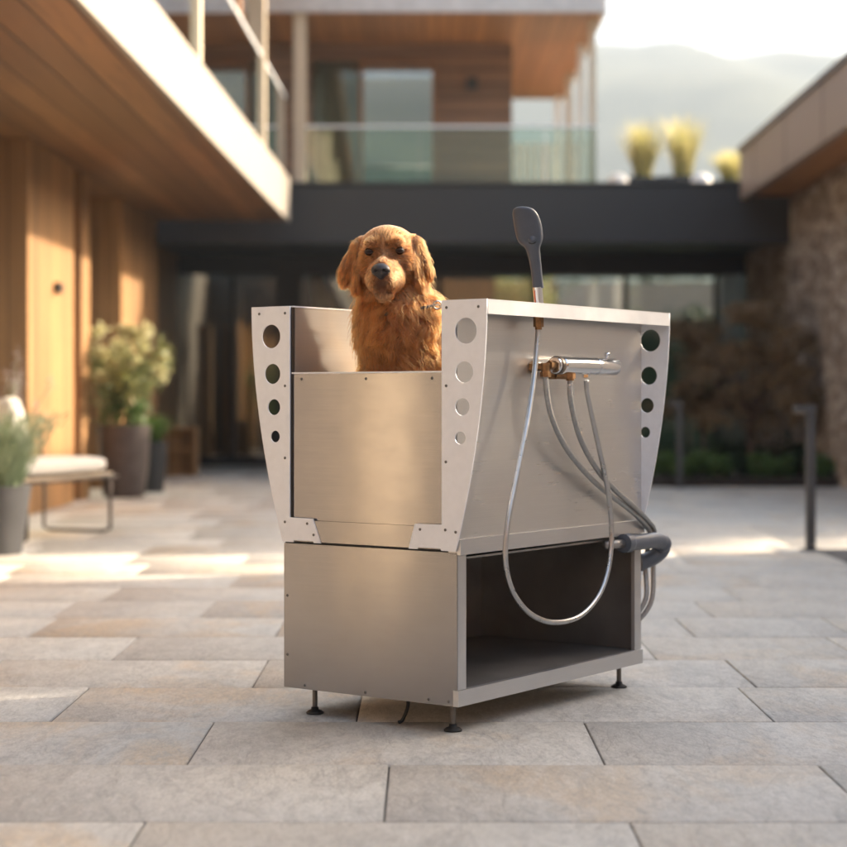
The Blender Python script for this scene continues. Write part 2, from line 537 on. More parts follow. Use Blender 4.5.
# the slabs: courses about 0.65 m deep, joint positions read off the photo near the camera
bm = BM(); lay = bm.faces.layers.float_vector if False else None
slabs = []
known = {3.54: [-1.9, -.632, .469, 1.5], 4.19: [-2.1, -1.2, -.09, 1.035, 2.0], 4.84: [-1.62, -.623, .477, 1.6],
         5.49: [-2.05, -1.113, -.20, 1.045, 2.1], 6.14: [-1.55, -.571, .35, 1.11, 1.9], 6.79: [-2.2, -1.15, -.1, .86, 1.62], 7.44: [-1.6, -.6, .5, 1.1, 1.74]}
ys = [4.19 + .65 * k for k in range(-20, 36)]
V = []; Fq = []; A = []
def slab(x0, x1, y0, y1):
    g = .0028
    x0 += g; x1 -= g; y0 += g; y1 -= g
    z = rnd.uniform(-.0015, .0015); b = .003
    i = len(V)
    tl = [rnd.uniform(-.0009, .0009) for _ in range(4)]
    for (a, c) in ((x0, y0), (x1, y0), (x1, y1), (x0, y1)): V.append((a, c, -.012))
    for (a, c) in ((x0, y0), (x1, y0), (x1, y1), (x0, y1)): V.append((a, c, z - b))
    for k, (a, c) in enumerate(((x0 + b, y0 + b), (x1 - b, y0 + b), (x1 - b, y1 - b), (x0 + b, y1 - b))): V.append((a, c, z + tl[k]))
    q = [(i + 8, i + 9, i + 10, i + 11)]
    for k in range(4):
        k2 = (k + 1) % 4
        q.append((i + k, i + k2, i + 4 + k2, i + 4 + k)); q.append((i + 4 + k, i + 4 + k2, i + 8 + k2, i + 8 + k))
    col_ = (rnd.random(), rnd.random(), rnd.random())
    for f in q: Fq.append(f); A.append(col_)
for y0 in ys:
    y1 = y0 + .65
    if y1 > 27.2: break
    ks = [k for k in known if abs(k - y0) < .05]
    js = list(known[ks[0]]) if ks else []
    if not js:
        x = -rnd.uniform(.2, 1.0); js = []
        while x > -6.9: js.append(x); x -= rnd.uniform(.62, 1.3)
        x = js[0] + rnd.uniform(.7, 1.2)
        while x < 6.9: js.append(x); x += rnd.uniform(.62, 1.3)
    else:
        x = min(js) - rnd.uniform(.7, 1.2)
        while x > -6.9: js.append(x); x -= rnd.uniform(.62, 1.3)
        x = max(js) + rnd.uniform(.7, 1.2)
        while x < 6.9: js.append(x); x += rnd.uniform(.62, 1.3)
    js = sorted(js); js = [-7.0] + [j for j in js if -6.8 < j < 6.8] + [7.0]
    for a, b in zip(js, js[1:]): slab(a, b, y0, y1)
me = fast_mesh('pavement', V, Fq)
atr = me.attributes.new("slab", 'FLOAT_VECTOR', 'FACE'); atr.data.foreach_set("vector", np.array(A, np.float32).ravel())
link('pavement', me, M['slab'], kind='structure')

# gravel strip beside the path light
bm = BM(); box(bm, 2.47, 4.0, 10.0, 11.72, -.003, .004); obj('gravel', bm, M['gravel'], kind='structure')

# hills: ridge line seen in the photo, one mesh with real depth, ridge about 900 m away
def hills(flip=False):
    nx, ny = 260, 60
    xs = np.linspace(-1500, 1900, nx); yy = np.linspace(380, 1900, ny)
    X, Y = np.meshgrid(xs, yy, indexing='ij')
    rg = np.random.default_rng(4)
    rr = lambda X: 0
    ridge = np.interp(xs, [-1500, -700, -300, 0, 98, 137, 160, 171, 188, 225, 270, 500, 900, 1900],
                      [115, 172, 180, 184, 193, 194, 185, 186, 190, 184, 178, 182, 186, 130])
    Rg = ridge[:, None] * np.ones((1, ny))
    prof = np.interp(yy, [380, 500, 700, 1000, 1300, 1900], [0, .22, .62, 1, .8, .3])[None, :]
    Z = Rg * prof
    for k, (amp, fr) in enumerate(((14, .006), (7, .013), (4, .03), (2.2, .07))):
        a, b = rg.uniform(0, 6, 2)
        Z += amp * np.sin(X * fr + a + 1.7 * np.sin(Y * fr * .7)) * np.cos(Y * fr * 1.3 + b) * prof * (.0 + np.abs(prof - 1)) ** .5
    Z += rg.normal(size=Z.shape) * 1.3 * prof
    if flip: X = X * .6; Y = -Y * .6; Z = Z * .62
    V = np.stack([X, Y, Z], -1).reshape(-1, 3)
    i = np.arange(nx * ny).reshape(nx, ny)
    Fc = np.stack([i[:-1, :-1], i[1:, :-1], i[1:, 1:], i[:-1, 1:]], -1).reshape(-1, 4)
    link('hills', fast_mesh('hills', V, Fc), M['hill'], smooth=True, kind='structure')
hills(); hills(True)
if HAZE:
    hz = bpy.data.materials.new("haze_air"); hz.use_nodes = True; nt = hz.node_tree; nt.nodes.clear()
    o = nt.nodes.new("ShaderNodeOutputMaterial"); v = nt.nodes.new("ShaderNodeVolumePrincipled")
    v.inputs["Color"].default_value = (.30, .36, .43, 1); v.inputs["Density"].default_value = .0012; v.inputs["Anisotropy"].default_value = .25
    nt.links.new(v.outputs[0], o.inputs["Volume"])
    bm = BM(); box(bm, -1800, 2200, -1250, 2050, -1.4, 212)
    obj('haze', bm, hz, kind='stuff')

# ------------------------------------------------------------------ left wing of the house
def lx(Y, x0=-1.61, k=.018): return x0 - k * (22.2 - Y)

LW = empty('timber_house', (-3.2, 20, 0), label="timber clad house wing with cream balcony edge and wide board soffit", cat="house")
LWi = Matrix.Translation((3.2, -20, 0))
def lw(name, bm, m, parent=None, **kw):
    bmesh.ops.transform(bm, matrix=LWi, verts=bm.verts)
    return obj(name, bm, m, parent or LW, **kw)
YN = -7.0
def strip(bm, xa, xb, Ya, Yb, za, zb):
    """box whose two x faces follow the courtyard line"""
    hexa(bm, [(lx(Ya) + xa, Ya, za), (lx(Ya) + xb, Ya, za), (lx(Yb) + xb, Yb, za), (lx(Yb) + xa, Yb, za)],
         [(lx(Ya) + xa, Ya, zb), (lx(Ya) + xb, Ya, zb), (lx(Yb) + xb, Yb, zb), (lx(Yb) + xa, Yb, zb)])
bm = BM(); strip(bm, -.04, 0, YN, 22.2, 3.08, 3.61); lw('fascia', bm, M['render'], bevel=.006)
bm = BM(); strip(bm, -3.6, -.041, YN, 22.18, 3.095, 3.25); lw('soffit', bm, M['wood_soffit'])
bm = BM(); strip(bm, -3.6, -.045, YN, 22.16, 3.26, 3.55); lw('balcony_floor', bm, M['dark_room'])
# ground floor wall: piers standing forward of a recessed wall
bm = BM(); strip(bm, -2.2, -1.95, 8.0, 26.2, 0, 3.09); lw('wall', bm, M['wood_v'])
bm = BM(); strip(bm, -2.2, -1.95, YN, 7.99, 0, 3.09); lw('wall', bm, M['taupe'])
def pier(Ya, Yb, xo=0):
    bm = BM(); strip(bm, -1.96, -1.50 + xo, Ya, Yb, 0, 3.092); return lw('pier', bm, M['wood_v'], bevel=.004)
pier(15.1, 16.9); pier(17.35, 17.75, -.02); pier(19.6, 21.9, -.05); pier(10.2, 11.6);  pier(-5, -3)
bm = BM(); strip(bm, -1.96, -1.50, 4.22, 4.40, 0, 3.092); lw('pier', bm, M['post'], bevel=.004)  # added unseen pier, reflected as a warm gleam in the tub's end panel
# dark sliding doors in the recesses
for (a, b) in ((11.7, 15.0), (17.85, 19.5)):
    bm = BM(); strip(bm, -1.94, -1.90, a, b, 0.02, 3.09)
    d = lw('door', bm, M['dark_frame'])
    bm = BM(); strip(bm, -1.895, -1.885, a + .1, b - .1, .12, 2.95); lw('pane', bm, M['glass'], d)
# little wall light on the pier
bm = BM(); strip(bm, -1.498, -1.44, 16.05, 16.19, 1.88, 1.97); wl = lw('wall_lamp', bm, M['dark_frame'], bevel=.01)
# balcony: posts, glass panels, handrail, upper wall
gl = BM()
for (a, b) in ((22.1, 19.55), (19.38, 14.65), (14.48, 9.75), (9.58, 4.85)):
    bm = BM(); strip(bm, -.06, -.045, b, a, 3.612, 4.55); lw('balustrade_glass', bm, M['bal_glass'])
    bm = BM(); strip(bm, -.07, -.035, b, a, 4.552, 4.58); lw('handrail', bm, M['bracket'])
for Yp, m in ((19.4, 'post'), (14.5, 'post'), (9.6, 'post'), (4.7, 'post')):
    bm = BM(); strip(bm, -.20, -.008, Yp, Yp + .13, 3.612, 6.3); lw('post', bm, M[m], bevel=.006)
for Yp in (20.6, 17.4, 13.2):
    bm = BM(); strip(bm, -.62, -.42, Yp, Yp + .3, 3.56, 6.3); lw('post', bm, M['post_dark'], bevel=.006)
bm = BM(); strip(bm, -2.0, -1.7, YN, 22.1, 3.56, 6.3); up = lw('upper_wall', bm, M['wood_v'])
for (a, b) in ((12.5, 14.5), (15.5, 17.4), (18.2, 20.6)):
    bm = BM(); strip(bm, -1.69, -1.62, a, b, 3.6, 5.9); wf = lw('window', bm, M['dark_frame'])
    bm = BM(); strip(bm, -1.615, -1.605, a + .08, b - .08, 3.7, 5.8); lw('pane', bm, M['glass'], wf)
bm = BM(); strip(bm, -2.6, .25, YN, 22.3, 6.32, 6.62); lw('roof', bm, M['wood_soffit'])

# ------------------------------------------------------------------ rear wing: beam, glazed ground floor, upper storey
RW = empty('glass_fronted_house', (0.5, 24, 0), label="rear house wing with long charcoal beam, dark glazing and timber upper storey", cat="house")
RWi = Matrix.Translation((-.5, -24, 0))
def rw(name, bm, m, parent=None, **kw):
    bmesh.ops.transform(bm, matrix=RWi, verts=bm.verts)
    return obj(name, bm, m, parent or RW, **kw)
bm = BM(); box(bm, -4.6, 5.2, 22.8, 23.1, 2.88, 3.595); rw('beam', bm, M['beam'], bevel=.008)
bm = BM(); box(bm, -3.5, 5.2, 22.77, 23.2, 3.60, 3.63); rw('beam_cap', bm, M['dark_frame'])
bm = BM(); box(bm, -3.5, 5.2, 23.12, 29.5, 3.2, 3.5); rw('terrace_slab', bm, M['dark_room'])
bm = BM(); box(bm, -4.6, 5.2, 23.15, 26.3, 3.0, 3.15); rw('canopy_soffit', bm, M['dark_frame'])
bm = BM(); box(bm, -3.5, 5.2, 23.15, 29.4, 3.51, 3.58); rw('terrace_floor', bm, M['render'])
# ground floor glazing at Y 26.3
YG = 26.3
bm = BM(); box(bm, -3.6, 5.0, YG - .06, YG + .06, 2.72, 3.0); rw('head_rail', bm, M['dark_frame'])
bm = BM(); box(bm, -3.6, 5.0, YG - .06, YG + .06, 0, .12); rw('sill_rail', bm, M['dark_frame'])
def gx(p, Y=YG): return (p - 423.5) / 1845 * Y
mul = [gx(176), gx(233), gx(289), gx(440), gx(534), gx(625), gx(716), gx(776)]
for x in mul:
    wd = .18 if abs(x - gx(289)) < .01 else .035
    bm = BM(); box(bm, x - wd, x + wd, YG - .07, YG + .05, .121, 2.72); rw('mullion', bm, M['dark_frame'], bevel=.004)
for a, b in zip(mul, mul[1:]):
    bm = BM(); box(bm, a + .04, b - .04, YG - .008, YG + .002, .122, 2.718); rw('pane', bm, M['glass'])
bm = BM(); box(bm, -3.5, 5.0, YG, 31, -.05, .01); rw('room_floor', bm, M['room_floor'])
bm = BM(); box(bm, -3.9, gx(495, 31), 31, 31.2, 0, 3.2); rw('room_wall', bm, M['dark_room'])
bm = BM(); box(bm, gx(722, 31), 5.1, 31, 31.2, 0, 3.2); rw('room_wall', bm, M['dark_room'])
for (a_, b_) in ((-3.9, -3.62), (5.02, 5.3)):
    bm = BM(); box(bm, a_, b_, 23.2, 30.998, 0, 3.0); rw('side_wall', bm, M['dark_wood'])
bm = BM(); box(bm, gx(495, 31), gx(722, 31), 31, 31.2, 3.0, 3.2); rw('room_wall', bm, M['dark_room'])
for p in (205, 232, 250, 310, 322):
    x = gx(p, 28.6); bm = BM(); box(bm, x - .11, x + .11, 28.5, 28.6, 0, 2.3 if p > 300 else 2.1); rw('timber_screen', bm, M['mid_wood'])
# curtain swept to one side behind the glass
bm = BM()
for k in range(9):
    x0 = gx(318, 27) + k * .035
    tube(bm, [(x0 - k * .022 - .1, 27, 2.75), (x0 - .02, 27, 2.2), (x0 + .12, 27, 1.6), (x0 + .16, 27, .1)], .03, 6)
rw('curtain', bm, M['curtain'], smooth=True)
# upper storey
YU = 24.9
bm = BM()
xa, xb = gx(300, YU), gx(512, YU)
xw0, xw1 = gx(363, YU), gx(436, YU)
def uz(y, Y=YU): return EYE - (y - 398) / 1845 * Y
xw_ = gx(312, YU)
box(bm, xw1, xb, YU, YU + .25, 3.585, uz(30)); box(bm, xa - 2, xw1, YU, YU + .25, uz(60), uz(30)); box(bm, xa - 2, xw_, YU, YU + .25, 3.585, uz(60))
box(bm, xb - .25, xb, YU + .251, 29.3, 3.585, 5.9)
rw('upper_wall', bm, M['wood_h'])
bm = BM()
box(bm, xw0 - .05, xw0, YU - .04, YU + .1, 3.585, uz(60)); box(bm, xw1 - .05, xw1 - .001, YU - .04, YU + .1, 3.585, uz(60)); box(bm, xw0, xw1 - .05, YU - .03, YU + .1, uz(64), uz(60) - .001)
fr = rw('window_frame', bm, M['post_dark'])
bm = BM(); box(bm, xw0, xw1 - .05, YU + .04, YU + .05, 3.6, uz(64) - .001); rw('pane', bm, M['mirror_pane'], fr)
bm = BM(); box(bm, xw_, xw0 - .05, YU + .05, YU + .06, 3.6, uz(60)); rw('pane', bm, M['bal_glass'], fr)
bm = BM(); box(bm, xa - 2, xb - .26, YU + 2.4, YU + 2.5, 3.59, 5.8); rw('room_wall', bm, M['curtain'])
for p in (322, 330, 338, 346, 371, 379, 387):
    bm = BM(); x = gx(p, 25.4); tube(bm, [(x, 25.4, 3.6), (x + .02, 25.4, 4.6), (x, 25.4, 5.6)], .055, 8); rw('curtain', bm, M['curtain'], smooth=True)
bm = BM(); x = gx(472, YU); box(bm, x - .07, x + .07, YU - .09, YU - .001, uz(90), uz(78)); rw('wall_lamp', bm, M['dark_frame'], bevel=.01)
bm = BM(); box(bm, gx(294, 22.95), gx(306, 22.95), 22.9, 23.05, 3.64, 6.1); rw('post', bm, M['post'], bevel=.005)
# eave: fascia at Y 22.9, boards running back
ze = EYE + (398 - 12) / 1845 * 22.9
x1 = gx(603, 22.9)
bm = BM(); box(bm, -2.3, x1, 22.9, 29.6, ze, ze + .05); rw('eave', bm, M['wood_soffit2'])
bm = BM(); box(bm, -2.3, x1 + .02, 22.84, 22.9, ze - .01, ze + .30)
box(bm, x1 + .001, x1 + .05, 22.901, 29.6, ze - .01, ze + .30); rw('roof_edge', bm, M['white_fascia'])
bm = BM(); box(bm, -2.3, x1, 22.91, 29.6, ze + .06, ze + .4); rw('roof', bm, M['roof_metal'])
# alternating pale and brown uprights under the open side of the eave
for k, Yp in enumerate((23.3, 25.0, 27.1, 29.3)):
    bm = BM(); box(bm, x1 - .13, x1 - .05, Yp, Yp + .14, 3.585, ze); rw('upright', bm, M['white_paint' if k % 2 else 'post'])
# low white slatted screen along the back of the terrace
for k in range(11):
    x = gx(514, 28.9) + k * .115
    bm = BM(); box(bm, x, x + .07, 28.9, 28.94, 3.585, 4.95); rw('slat', bm, M['white_paint'])
# glass balustrade on the beam
zt = uz(128, 22.95)
xs = [gx(304, 22.95), gx(420, 22.95), gx(545, 22.95), gx(597, 22.95)]
for a, b in zip(xs, xs[1:]):
    bm = BM(); box(bm, a + .01, b - .01, 22.94, 22.955, 3.64, zt); rw('balustrade_glass', bm, M['bal_glass'])
bm = BM(); box(bm, xs[0], xs[-1], 22.925, 22.97, zt + .002, zt + .03); rw('handrail', bm, M['bracket'])

# ------------------------------------------------------------------ right wing
SW = empty('stone_house', (4.6, 20, 0), label="stone walled house wing with brown metal roof edge", cat="house")
SWi = Matrix.Translation((-4.6, -20, 0))
def sw(name, bm, m, parent=None, **kw):
    bmesh.ops.transform(bm, matrix=SWi, verts=bm.verts)
    return obj(name, bm, m, parent or SW, **kw)
def rx(Y, x0=3.91, k=.0155): return x0 - k * (22.8 - Y)
def strip2(bm, xa, xb, Ya, Yb, za, zb):
    hexa(bm, [(rx(Ya) + xa, Ya, za), (rx(Ya) + xb, Ya, za), (rx(Yb) + xb, Yb, za), (rx(Yb) + xa, Yb, za)],
         [(rx(Ya) + xa, Ya, zb), (rx(Ya) + xb, Ya, zb), (rx(Yb) + xb, Yb, zb), (rx(Yb) + xa, Yb, zb)])
Y0 = 15.1
bm = BM(); strip2(bm, 0, .08, Y0, 22.8, 3.41, 4.0); sw('fascia', bm, M['brown_fascia'], bevel=.004)
for k in range(4):
    bm = BM(); strip2(bm, -.004, .0, Y0 + 2.0 * k + .6, Y0 + 2.0 * k + .615, 3.41, 4.0); sw('fascia_joint', bm, M['dark_frame'])
bm = BM(); strip2(bm, -.03, 3.5, Y0 - .03, 22.85, 4.003, 4.06); sw('roof_edge', bm, M['roof_metal'])
bm = BM(); strip2(bm, .081, 3.4, Y0, 22.7, 3.45, 3.52); sw('soffit', bm, M['wood_soffit2'])
bm = BM(); strip2(bm, .62, 1.0, Y0, 26.2, 0, 3.445); sw('wall', bm, M['stone_wall'])
bm = BM(); strip2(bm, .082, 3.4, Y0 + .01, 22.69, 3.53, 4.0); sw('roof', bm, M['roof_metal'])
bm = BM(); strip2(bm, 1.01, 3.4, Y0, Y0 + .3, 0, 3.445); sw('end_wall', bm, M['stone_wall'])
# ------------------------------------------------------------------ added out-of-frame walls that shade the paving, gapped for sun
gw = BM(); box(gw, 4.15, 4.4, -8.5, 6.75, 0, 3.9); obj('garden_wall', gw, M['pale_render'], label="tall cream rendered wall added out of view to shade the near paving", cat="wall")
gw = BM(); box(gw, 4.16, 4.39, 6.752, 8.598, 0, 2.8); obj('garden_wall', gw, M['pale_render'], label="low cream rendered stretch added out of view to let sun reach the tub", cat="wall")
gw = BM(); box(gw, 4.15, 4.4, 8.6, 12.45, 0, 3.9); obj('garden_wall', gw, M['pale_render'], label="tall cream rendered wall added out of view to edge the sunlit strip", cat="wall")
gw = BM(); box(gw, -4.0, 4.4, -9.0, -8.7, 0, 5.6)  # added unseen wall, tall enough to keep sky out of the glazing
obj('garden_wall', gw, M['wood_v'], label="timber boarded wall added out of view to darken reflections in the glazing", cat="wall")

# garden beyond the rear rooms
bm = BM(); box(bm, gx(560, 36), gx(760, 36), 36, 36.3, 0, 3.2)
obj('garden_wall', bm, M['white_wall'], label="low pale wall seen through the rear glazing", cat="wall")

bm = BM(); box(bm, -1.0, 4.2, -.3, .3, -.06, 2.45)
h2_ = empty('hedge', (2.6, 34.9, 0), label="clipped dark hedge just in front of the pale wall behind the glazing", cat="hedge")
obj('hedge_core', bm, M['hedge'], h2_)
rg = np.random.default_rng(4)
leaves('foliage', np.stack([rg.uniform(-1, 4.2, 4000), rg.uniform(-.45, .0, 4000), rg.uniform(0, 2.6, 4000)], 1), .1, M['lf_dark'], h2_, 3)
bm = BM(); box(bm, -6, 14, 42, 44, -.06, 3.6)
hd_ = empty('hedge', (4, 42, 0), label="tall dark hedge closing the garden seen through the rear glazing", cat="hedge")
bmesh.ops.translate(bm, verts=bm.verts, vec=(-4, -42, 0)); obj('hedge_core', bm, M['hedge'], hd_)
rg = np.random.default_rng(2)
leaves('foliage', np.stack([rg.uniform(-6, 14, 9000) - 4, rg.uniform(-.25, .1, 9000), rg.uniform(0, 3.8, 9000)], 1), .16, M['lf_dark'], hd_, 3)

# ------------------------------------------------------------------ dog washing tub; local x runs along its length, y across, z up
TUB0 = Vector((.0957, 5.27, 0)); TUBA = R(54.5)
TUB = empty('dog_wash_tub', TUB0, TUBA, label="stainless steel dog washing tub on short feet with pale perforated corner brackets", cat="dog tub")
Linv = Matrix.Rotation(-TUBA, 4, 'Z') @ Matrix.Translation(-TUB0)
LM = Matrix.Translation(TUB0) @ Matrix.Rotation(TUBA, 4, 'Z')


def loc(x, y, yl):
    """local point on the plane local-y = yl seen at photo pixel x, y"""
    d = Vector(((x - 423.5) / 1845, 1, -(y - 398) / 1845))
    o = Vector((0, 0, EYE))
    a = Linv @ o; b = (Linv @ (o + d)) - a
    return a + b * ((yl - a.y) / b.y)


LX, LY, ZT = 1.084, .6415, 1.243
S = M['steel']; SS = M['steel_side']
def tp(name, bm, m, parent=None, **kw): return obj(name, bm, m, parent or TUB, **kw)

# base cabinet
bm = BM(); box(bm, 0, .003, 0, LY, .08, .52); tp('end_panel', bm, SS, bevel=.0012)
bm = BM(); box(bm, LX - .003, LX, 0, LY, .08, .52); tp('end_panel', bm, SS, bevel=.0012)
bm = BM(); box(bm, .0035, LX - .0035, LY - .003, LY, .08, .52); tp('side_panel', bm, S, bevel=.0012)
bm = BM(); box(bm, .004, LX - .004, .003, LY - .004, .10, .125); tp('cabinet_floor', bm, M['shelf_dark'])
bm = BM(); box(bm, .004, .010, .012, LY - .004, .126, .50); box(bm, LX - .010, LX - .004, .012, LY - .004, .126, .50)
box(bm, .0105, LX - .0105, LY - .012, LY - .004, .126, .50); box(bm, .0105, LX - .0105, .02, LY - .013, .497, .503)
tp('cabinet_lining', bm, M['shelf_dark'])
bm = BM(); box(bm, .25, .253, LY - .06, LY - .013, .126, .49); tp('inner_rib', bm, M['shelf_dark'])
bm = BM()
box(bm, .0035, .045, -.001, .012, .127, .512)
tp('frame_stile', bm, M['steel_trim'], bevel=.0012)
bm = BM(); box(bm, LX - .045, LX - .0035, -.001, .012, .127, .512); tp('frame_stile', bm, M['steel_trim'], bevel=.0012)
bm = BM(); box(bm, -.002, LX + .002, -.006, .012, .080, .126); tp('frame_rail', bm, M['steel_trim'], bevel=.0015)
# tub body
bm = BM(); box(bm, .0, LX + .002, -.012, .03, .514, .558); tp('rim_rail', bm, M['steel_trim'], bevel=.002)
bm = BM(); box(bm, .004, .014, .031, LY - .002, .5205, .5275); tp('gap_shade_strip', bm, M['rubber'])  # black strip stands for the shaded gap above the cabinet
bm = BM(); box(bm, -.004, .012, .0305, LY - .001, .528, .592); tp('lower_strip', bm, SS, bevel=.0015)
bm = BM(); box(bm, .0125, LX, .02, LY, .546, .60); tp('basin_floor', bm, M['steel_in'])
# long outer panel on the open side, slightly ribbed at its bend line, and its inner face
bm = BM(); box(bm, .0005, LX - .0005, -.001, .002, .5585, ZT - .004)
pn = tp('long_panel', bm, S)
bm = BM(); box(bm, .012, LX - .012, .0255, .0285, .6005, ZT - .004); tp('inner_wall', bm, M['steel_in'])
bm = BM(); box(bm, .012, LX - .012, LY - .034, LY - .031, .6005, ZT - .004); tp('inner_wall', bm, M['steel_in'])
bm = BM(); box(bm, .002, LX - .002, LY - .003, LY, .524, ZT - .004); tp('long_panel', bm, S)
bm = BM(); box(bm, .002, LX - .002, LY - .036, LY + .018, ZT - .0035, ZT + .001); tp('top_ledge', bm, M['bracket'], bevel=.001)
bm = BM(); box(bm, LX - .014, LX - .011, .0305, LY - .035, .6005, ZT - .25); tp('end_gate', bm, M['steel_in'])
# near end gate
bm = BM(); box(bm, .004, .008, .052, .6085, .5925, 1.036); g = tp('end_gate', bm, SS, bevel=.001)
bm = BM(); box(bm, -.001, .022, .050, .6105, 1.0365, 1.041); tp('gate_rim', bm, M['bracket'], g, bevel=.001)
for (a_, b_) in ((.6095, .6135), (.0475, .0505)):
    bm = BM(); box(bm, .0, .020, a_, b_, .5925, 1.24); tp('channel', bm, M['metal_dark'])
# top ledge with a folded lip (open side)
bm = BM(); box(bm, .0005, LX - .0005, -.106, .036, ZT - .0035, ZT); box(bm, .0005, LX - .0005, -.1065, -.1035, ZT - .042, ZT - .004)
tp('top_ledge', bm, M['ledge'], bevel=.0008)

# perforated corner brackets
def flare(z, w): 
    f = (ZT - z) / .718
    return w * (1 - f ** 1.85)
def bracket_outline(w, y0, inner, ft, fb, sgn):
    out = []
    n = 26
    for i in range(n + 1):
        z = ZT - .718 * i / n
        out.append((y0 + sgn * flare(z, w), z))
    # foot with its little notches
    out += [(y0 + (ft - y0) * .35, .525), (y0 + (ft - y0) * .37, .531), (y0 + (fb - y0) * .80, .531), (y0 + (fb - y0) * .82, .526), (fb, .526), (ft, .598), (inner, .599), (inner, ZT)]
    return out
holes_r = [(-.0345, 1.154, .0375), (-.029, 1.037, .031), (-.0225, .938, .0252), (-.0155, .849, .0188)]
scr_r = [(.032, 1.222), (-.078, 1.222), (.033, .998), (.034, .78), (.036, .585), (.125, .583), (.0, .58)]
holes_l = [(.688, 1.152, .037), (.6825, 1.037, .0315), (.6765, .935, .025), (.6715, .845, .0185)]
scr_l = [(.632, 1.222), (.735, 1.222), (.632, 1.0), (.632, .78), (.632, .585), (.545, .583), (.52, .55)]
for xl, first in ((-.0045, True), (LX + .0025, False)):
    Mx = Matrix(((0, 0, 1, xl), (1, 0, 0, 0), (0, 1, 0, 0), (0, 0, 0, 1)))
    b1 = plate('corner_bracket', bracket_outline(.106, 0, .0488, .144, .166, -1), holes_r, .003, M['bracket'], TUB, Mx, .0006)
    b2 = plate('corner_bracket', bracket_outline(.125, LY, .6138, .524, .493, 1), holes_l, .003, M['bracket'], TUB, Mx, .0006)
    for b, sc_ in ((b1, scr_r), (b2, scr_l)):
        if not first: continue
        for (y, z) in sc_:
            bm = BM(); lathe(bm, [(.0042, 0), (.0042, .0012), (.003, .0022), (.0012, .0024)], 14, Matrix.Translation((xl - .0022, y, z)) @ Matrix.Rotation(R(-90), 4, 'Y'))
            obj('screw', bm, M['screw'], b, smooth=True)
def screws(parent, pts, xl):
    for (y, z) in pts:
        bm = BM(); lathe(bm, [(.0045, 0), (.0045, .001), (.003, .0024), (.001, .0026)], 14, Matrix.Translation((xl, y, z)) @ Matrix.Rotation(R(-90), 4, 'Y'))
        obj('screw', bm, M['screw'], parent, smooth=True)
screws(g, [(.09, 1.02), (.33, 1.02), (.575, 1.02)], .0042)
ep = [o for o in TUB.children if o.name.startswith('end_panel')][0]
screws(ep, [(.628, .36), (.628, .18), (.56, .092), (.33, .092), (.10, .093), (.03, .093)], .0002)

# feet
for (x, y) in ((.045, .045), (.045, LY - .085), (LX - .06, .05), (LX - .06, LY - .06)):
    bm = BM(); lathe(bm, [(.0075, .018), (.0075, .08)], 14, Matrix.Translation((x, y, 0))); 
    for k in range(14): lathe(bm, [(.0076, .022 + k * .004), (.0084, .024 + k * .004), (.0076, .026 + k * .004)], 12, Matrix.Translation((x, y, 0)), cap=False)
    f = tp('foot', bm, M['screw'], smooth=True)
    bm = BM(); lathe(bm, [(.026, 0), (.027, .004), (.020, .010), (.012, .013), (.011, .02), (.0, .021)], 22, Matrix.Translation((x, y, 0.0006))); obj('rubber_pad', bm, M['rubber'], f, smooth=True)
bm = BM(); tube(bm, smooth_path([(.07, .225, .085), (.075, .228, .05), (.06, .236, .012), (.05, .245, .004)], 6), .0055, 8); tp('drain_cord', bm, M['rubber'], smooth=True)

# mixer valve: chrome bar on brass elbows
yb = -.062
a = loc(554, 364, yb); b = loc(615, 368, yb)
a.z = b.z = (a.z + b.z) / 2
dx = b.x - a.x
MX = Matrix.Translation(a) @ Matrix.Rotation(R(90), 4, 'Y')
bm = BM()
RK = 1.25
lathe(bm, [(r_ * RK, z_) for r_, z_ in [(.004, 0), (.0185, .002), (.0205, .006), (.0205, .030), (.0185, .034), (.0185, .038), (.0215, .041), (.0215, dx * .62), (.0195, dx * .62 + .003), (.0195, dx * .66), (.0215, dx * .66 + .003), (.0215, dx - .006), (.019, dx), (.003, dx + .001)]], 32, MX)
mixer = tp('mixer_valve', bm, M['chrome'], smooth=False, auto=35)
bm = BM(); lathe(bm, [(.013, dx * .75), (.013, dx * .75 + .001)], 12, MX)
bm = BM(); p = loc(607, 356, yb); rod(bm, (p.x, yb, a.z + .022), (p.x, yb, a.z + .036), .006, 12); lathe(bm, [(.004, 0), (.009, .002), (.009, .012), (.005, .014)], 16, Matrix.Translation((p.x, yb, a.z + .031)))
obj('selector_knob', bm, M['chrome'], mixer, smooth=True)
bm = BM(); lathe(bm, [(.0262, .007), (.0280, .009), (.0280, .027), (.0262, .029)], 26, MX); obj('handle_ring', bm, M['metal_dark'], mixer, smooth=True)
# brass fittings
def fit(name, p0, p1, r, nuts=()):
    bm = BM(); rod(bm, p0, p1, r, 14)
    P0, P1 = Vector(p0), Vector(p1); d = (P1 - P0)
    for (s, e, rr) in nuts: rod(bm, P0 + d * s, P0 + d * e, rr, 6)
    return bm
e1 = loc(545, 367, -.05)
bm = fit('x', (e1.x, .0, e1.z), (e1.x, -.052, e1.z), .012, ((.05, .3, .019),)); 
rod(bm, (e1.x, -.052, e1.z + .012), (e1.x, -.052, e1.z - .028), .013, 14); rod(bm, (e1.x, -.052, e1.z - .014), (e1.x, -.052, e1.z - .030), .0165, 6)
rod(bm, (e1.x, -.052, e1.z), (a.x - .001, yb, a.z), .011, 14); rod(bm, (a.x - .022, -.058, a.z), (a.x - .004, yb, a.z), .0145, 6)
tp('brass_elbow', bm, M['brass'], auto=40)
e2 = loc(570, 372, yb)
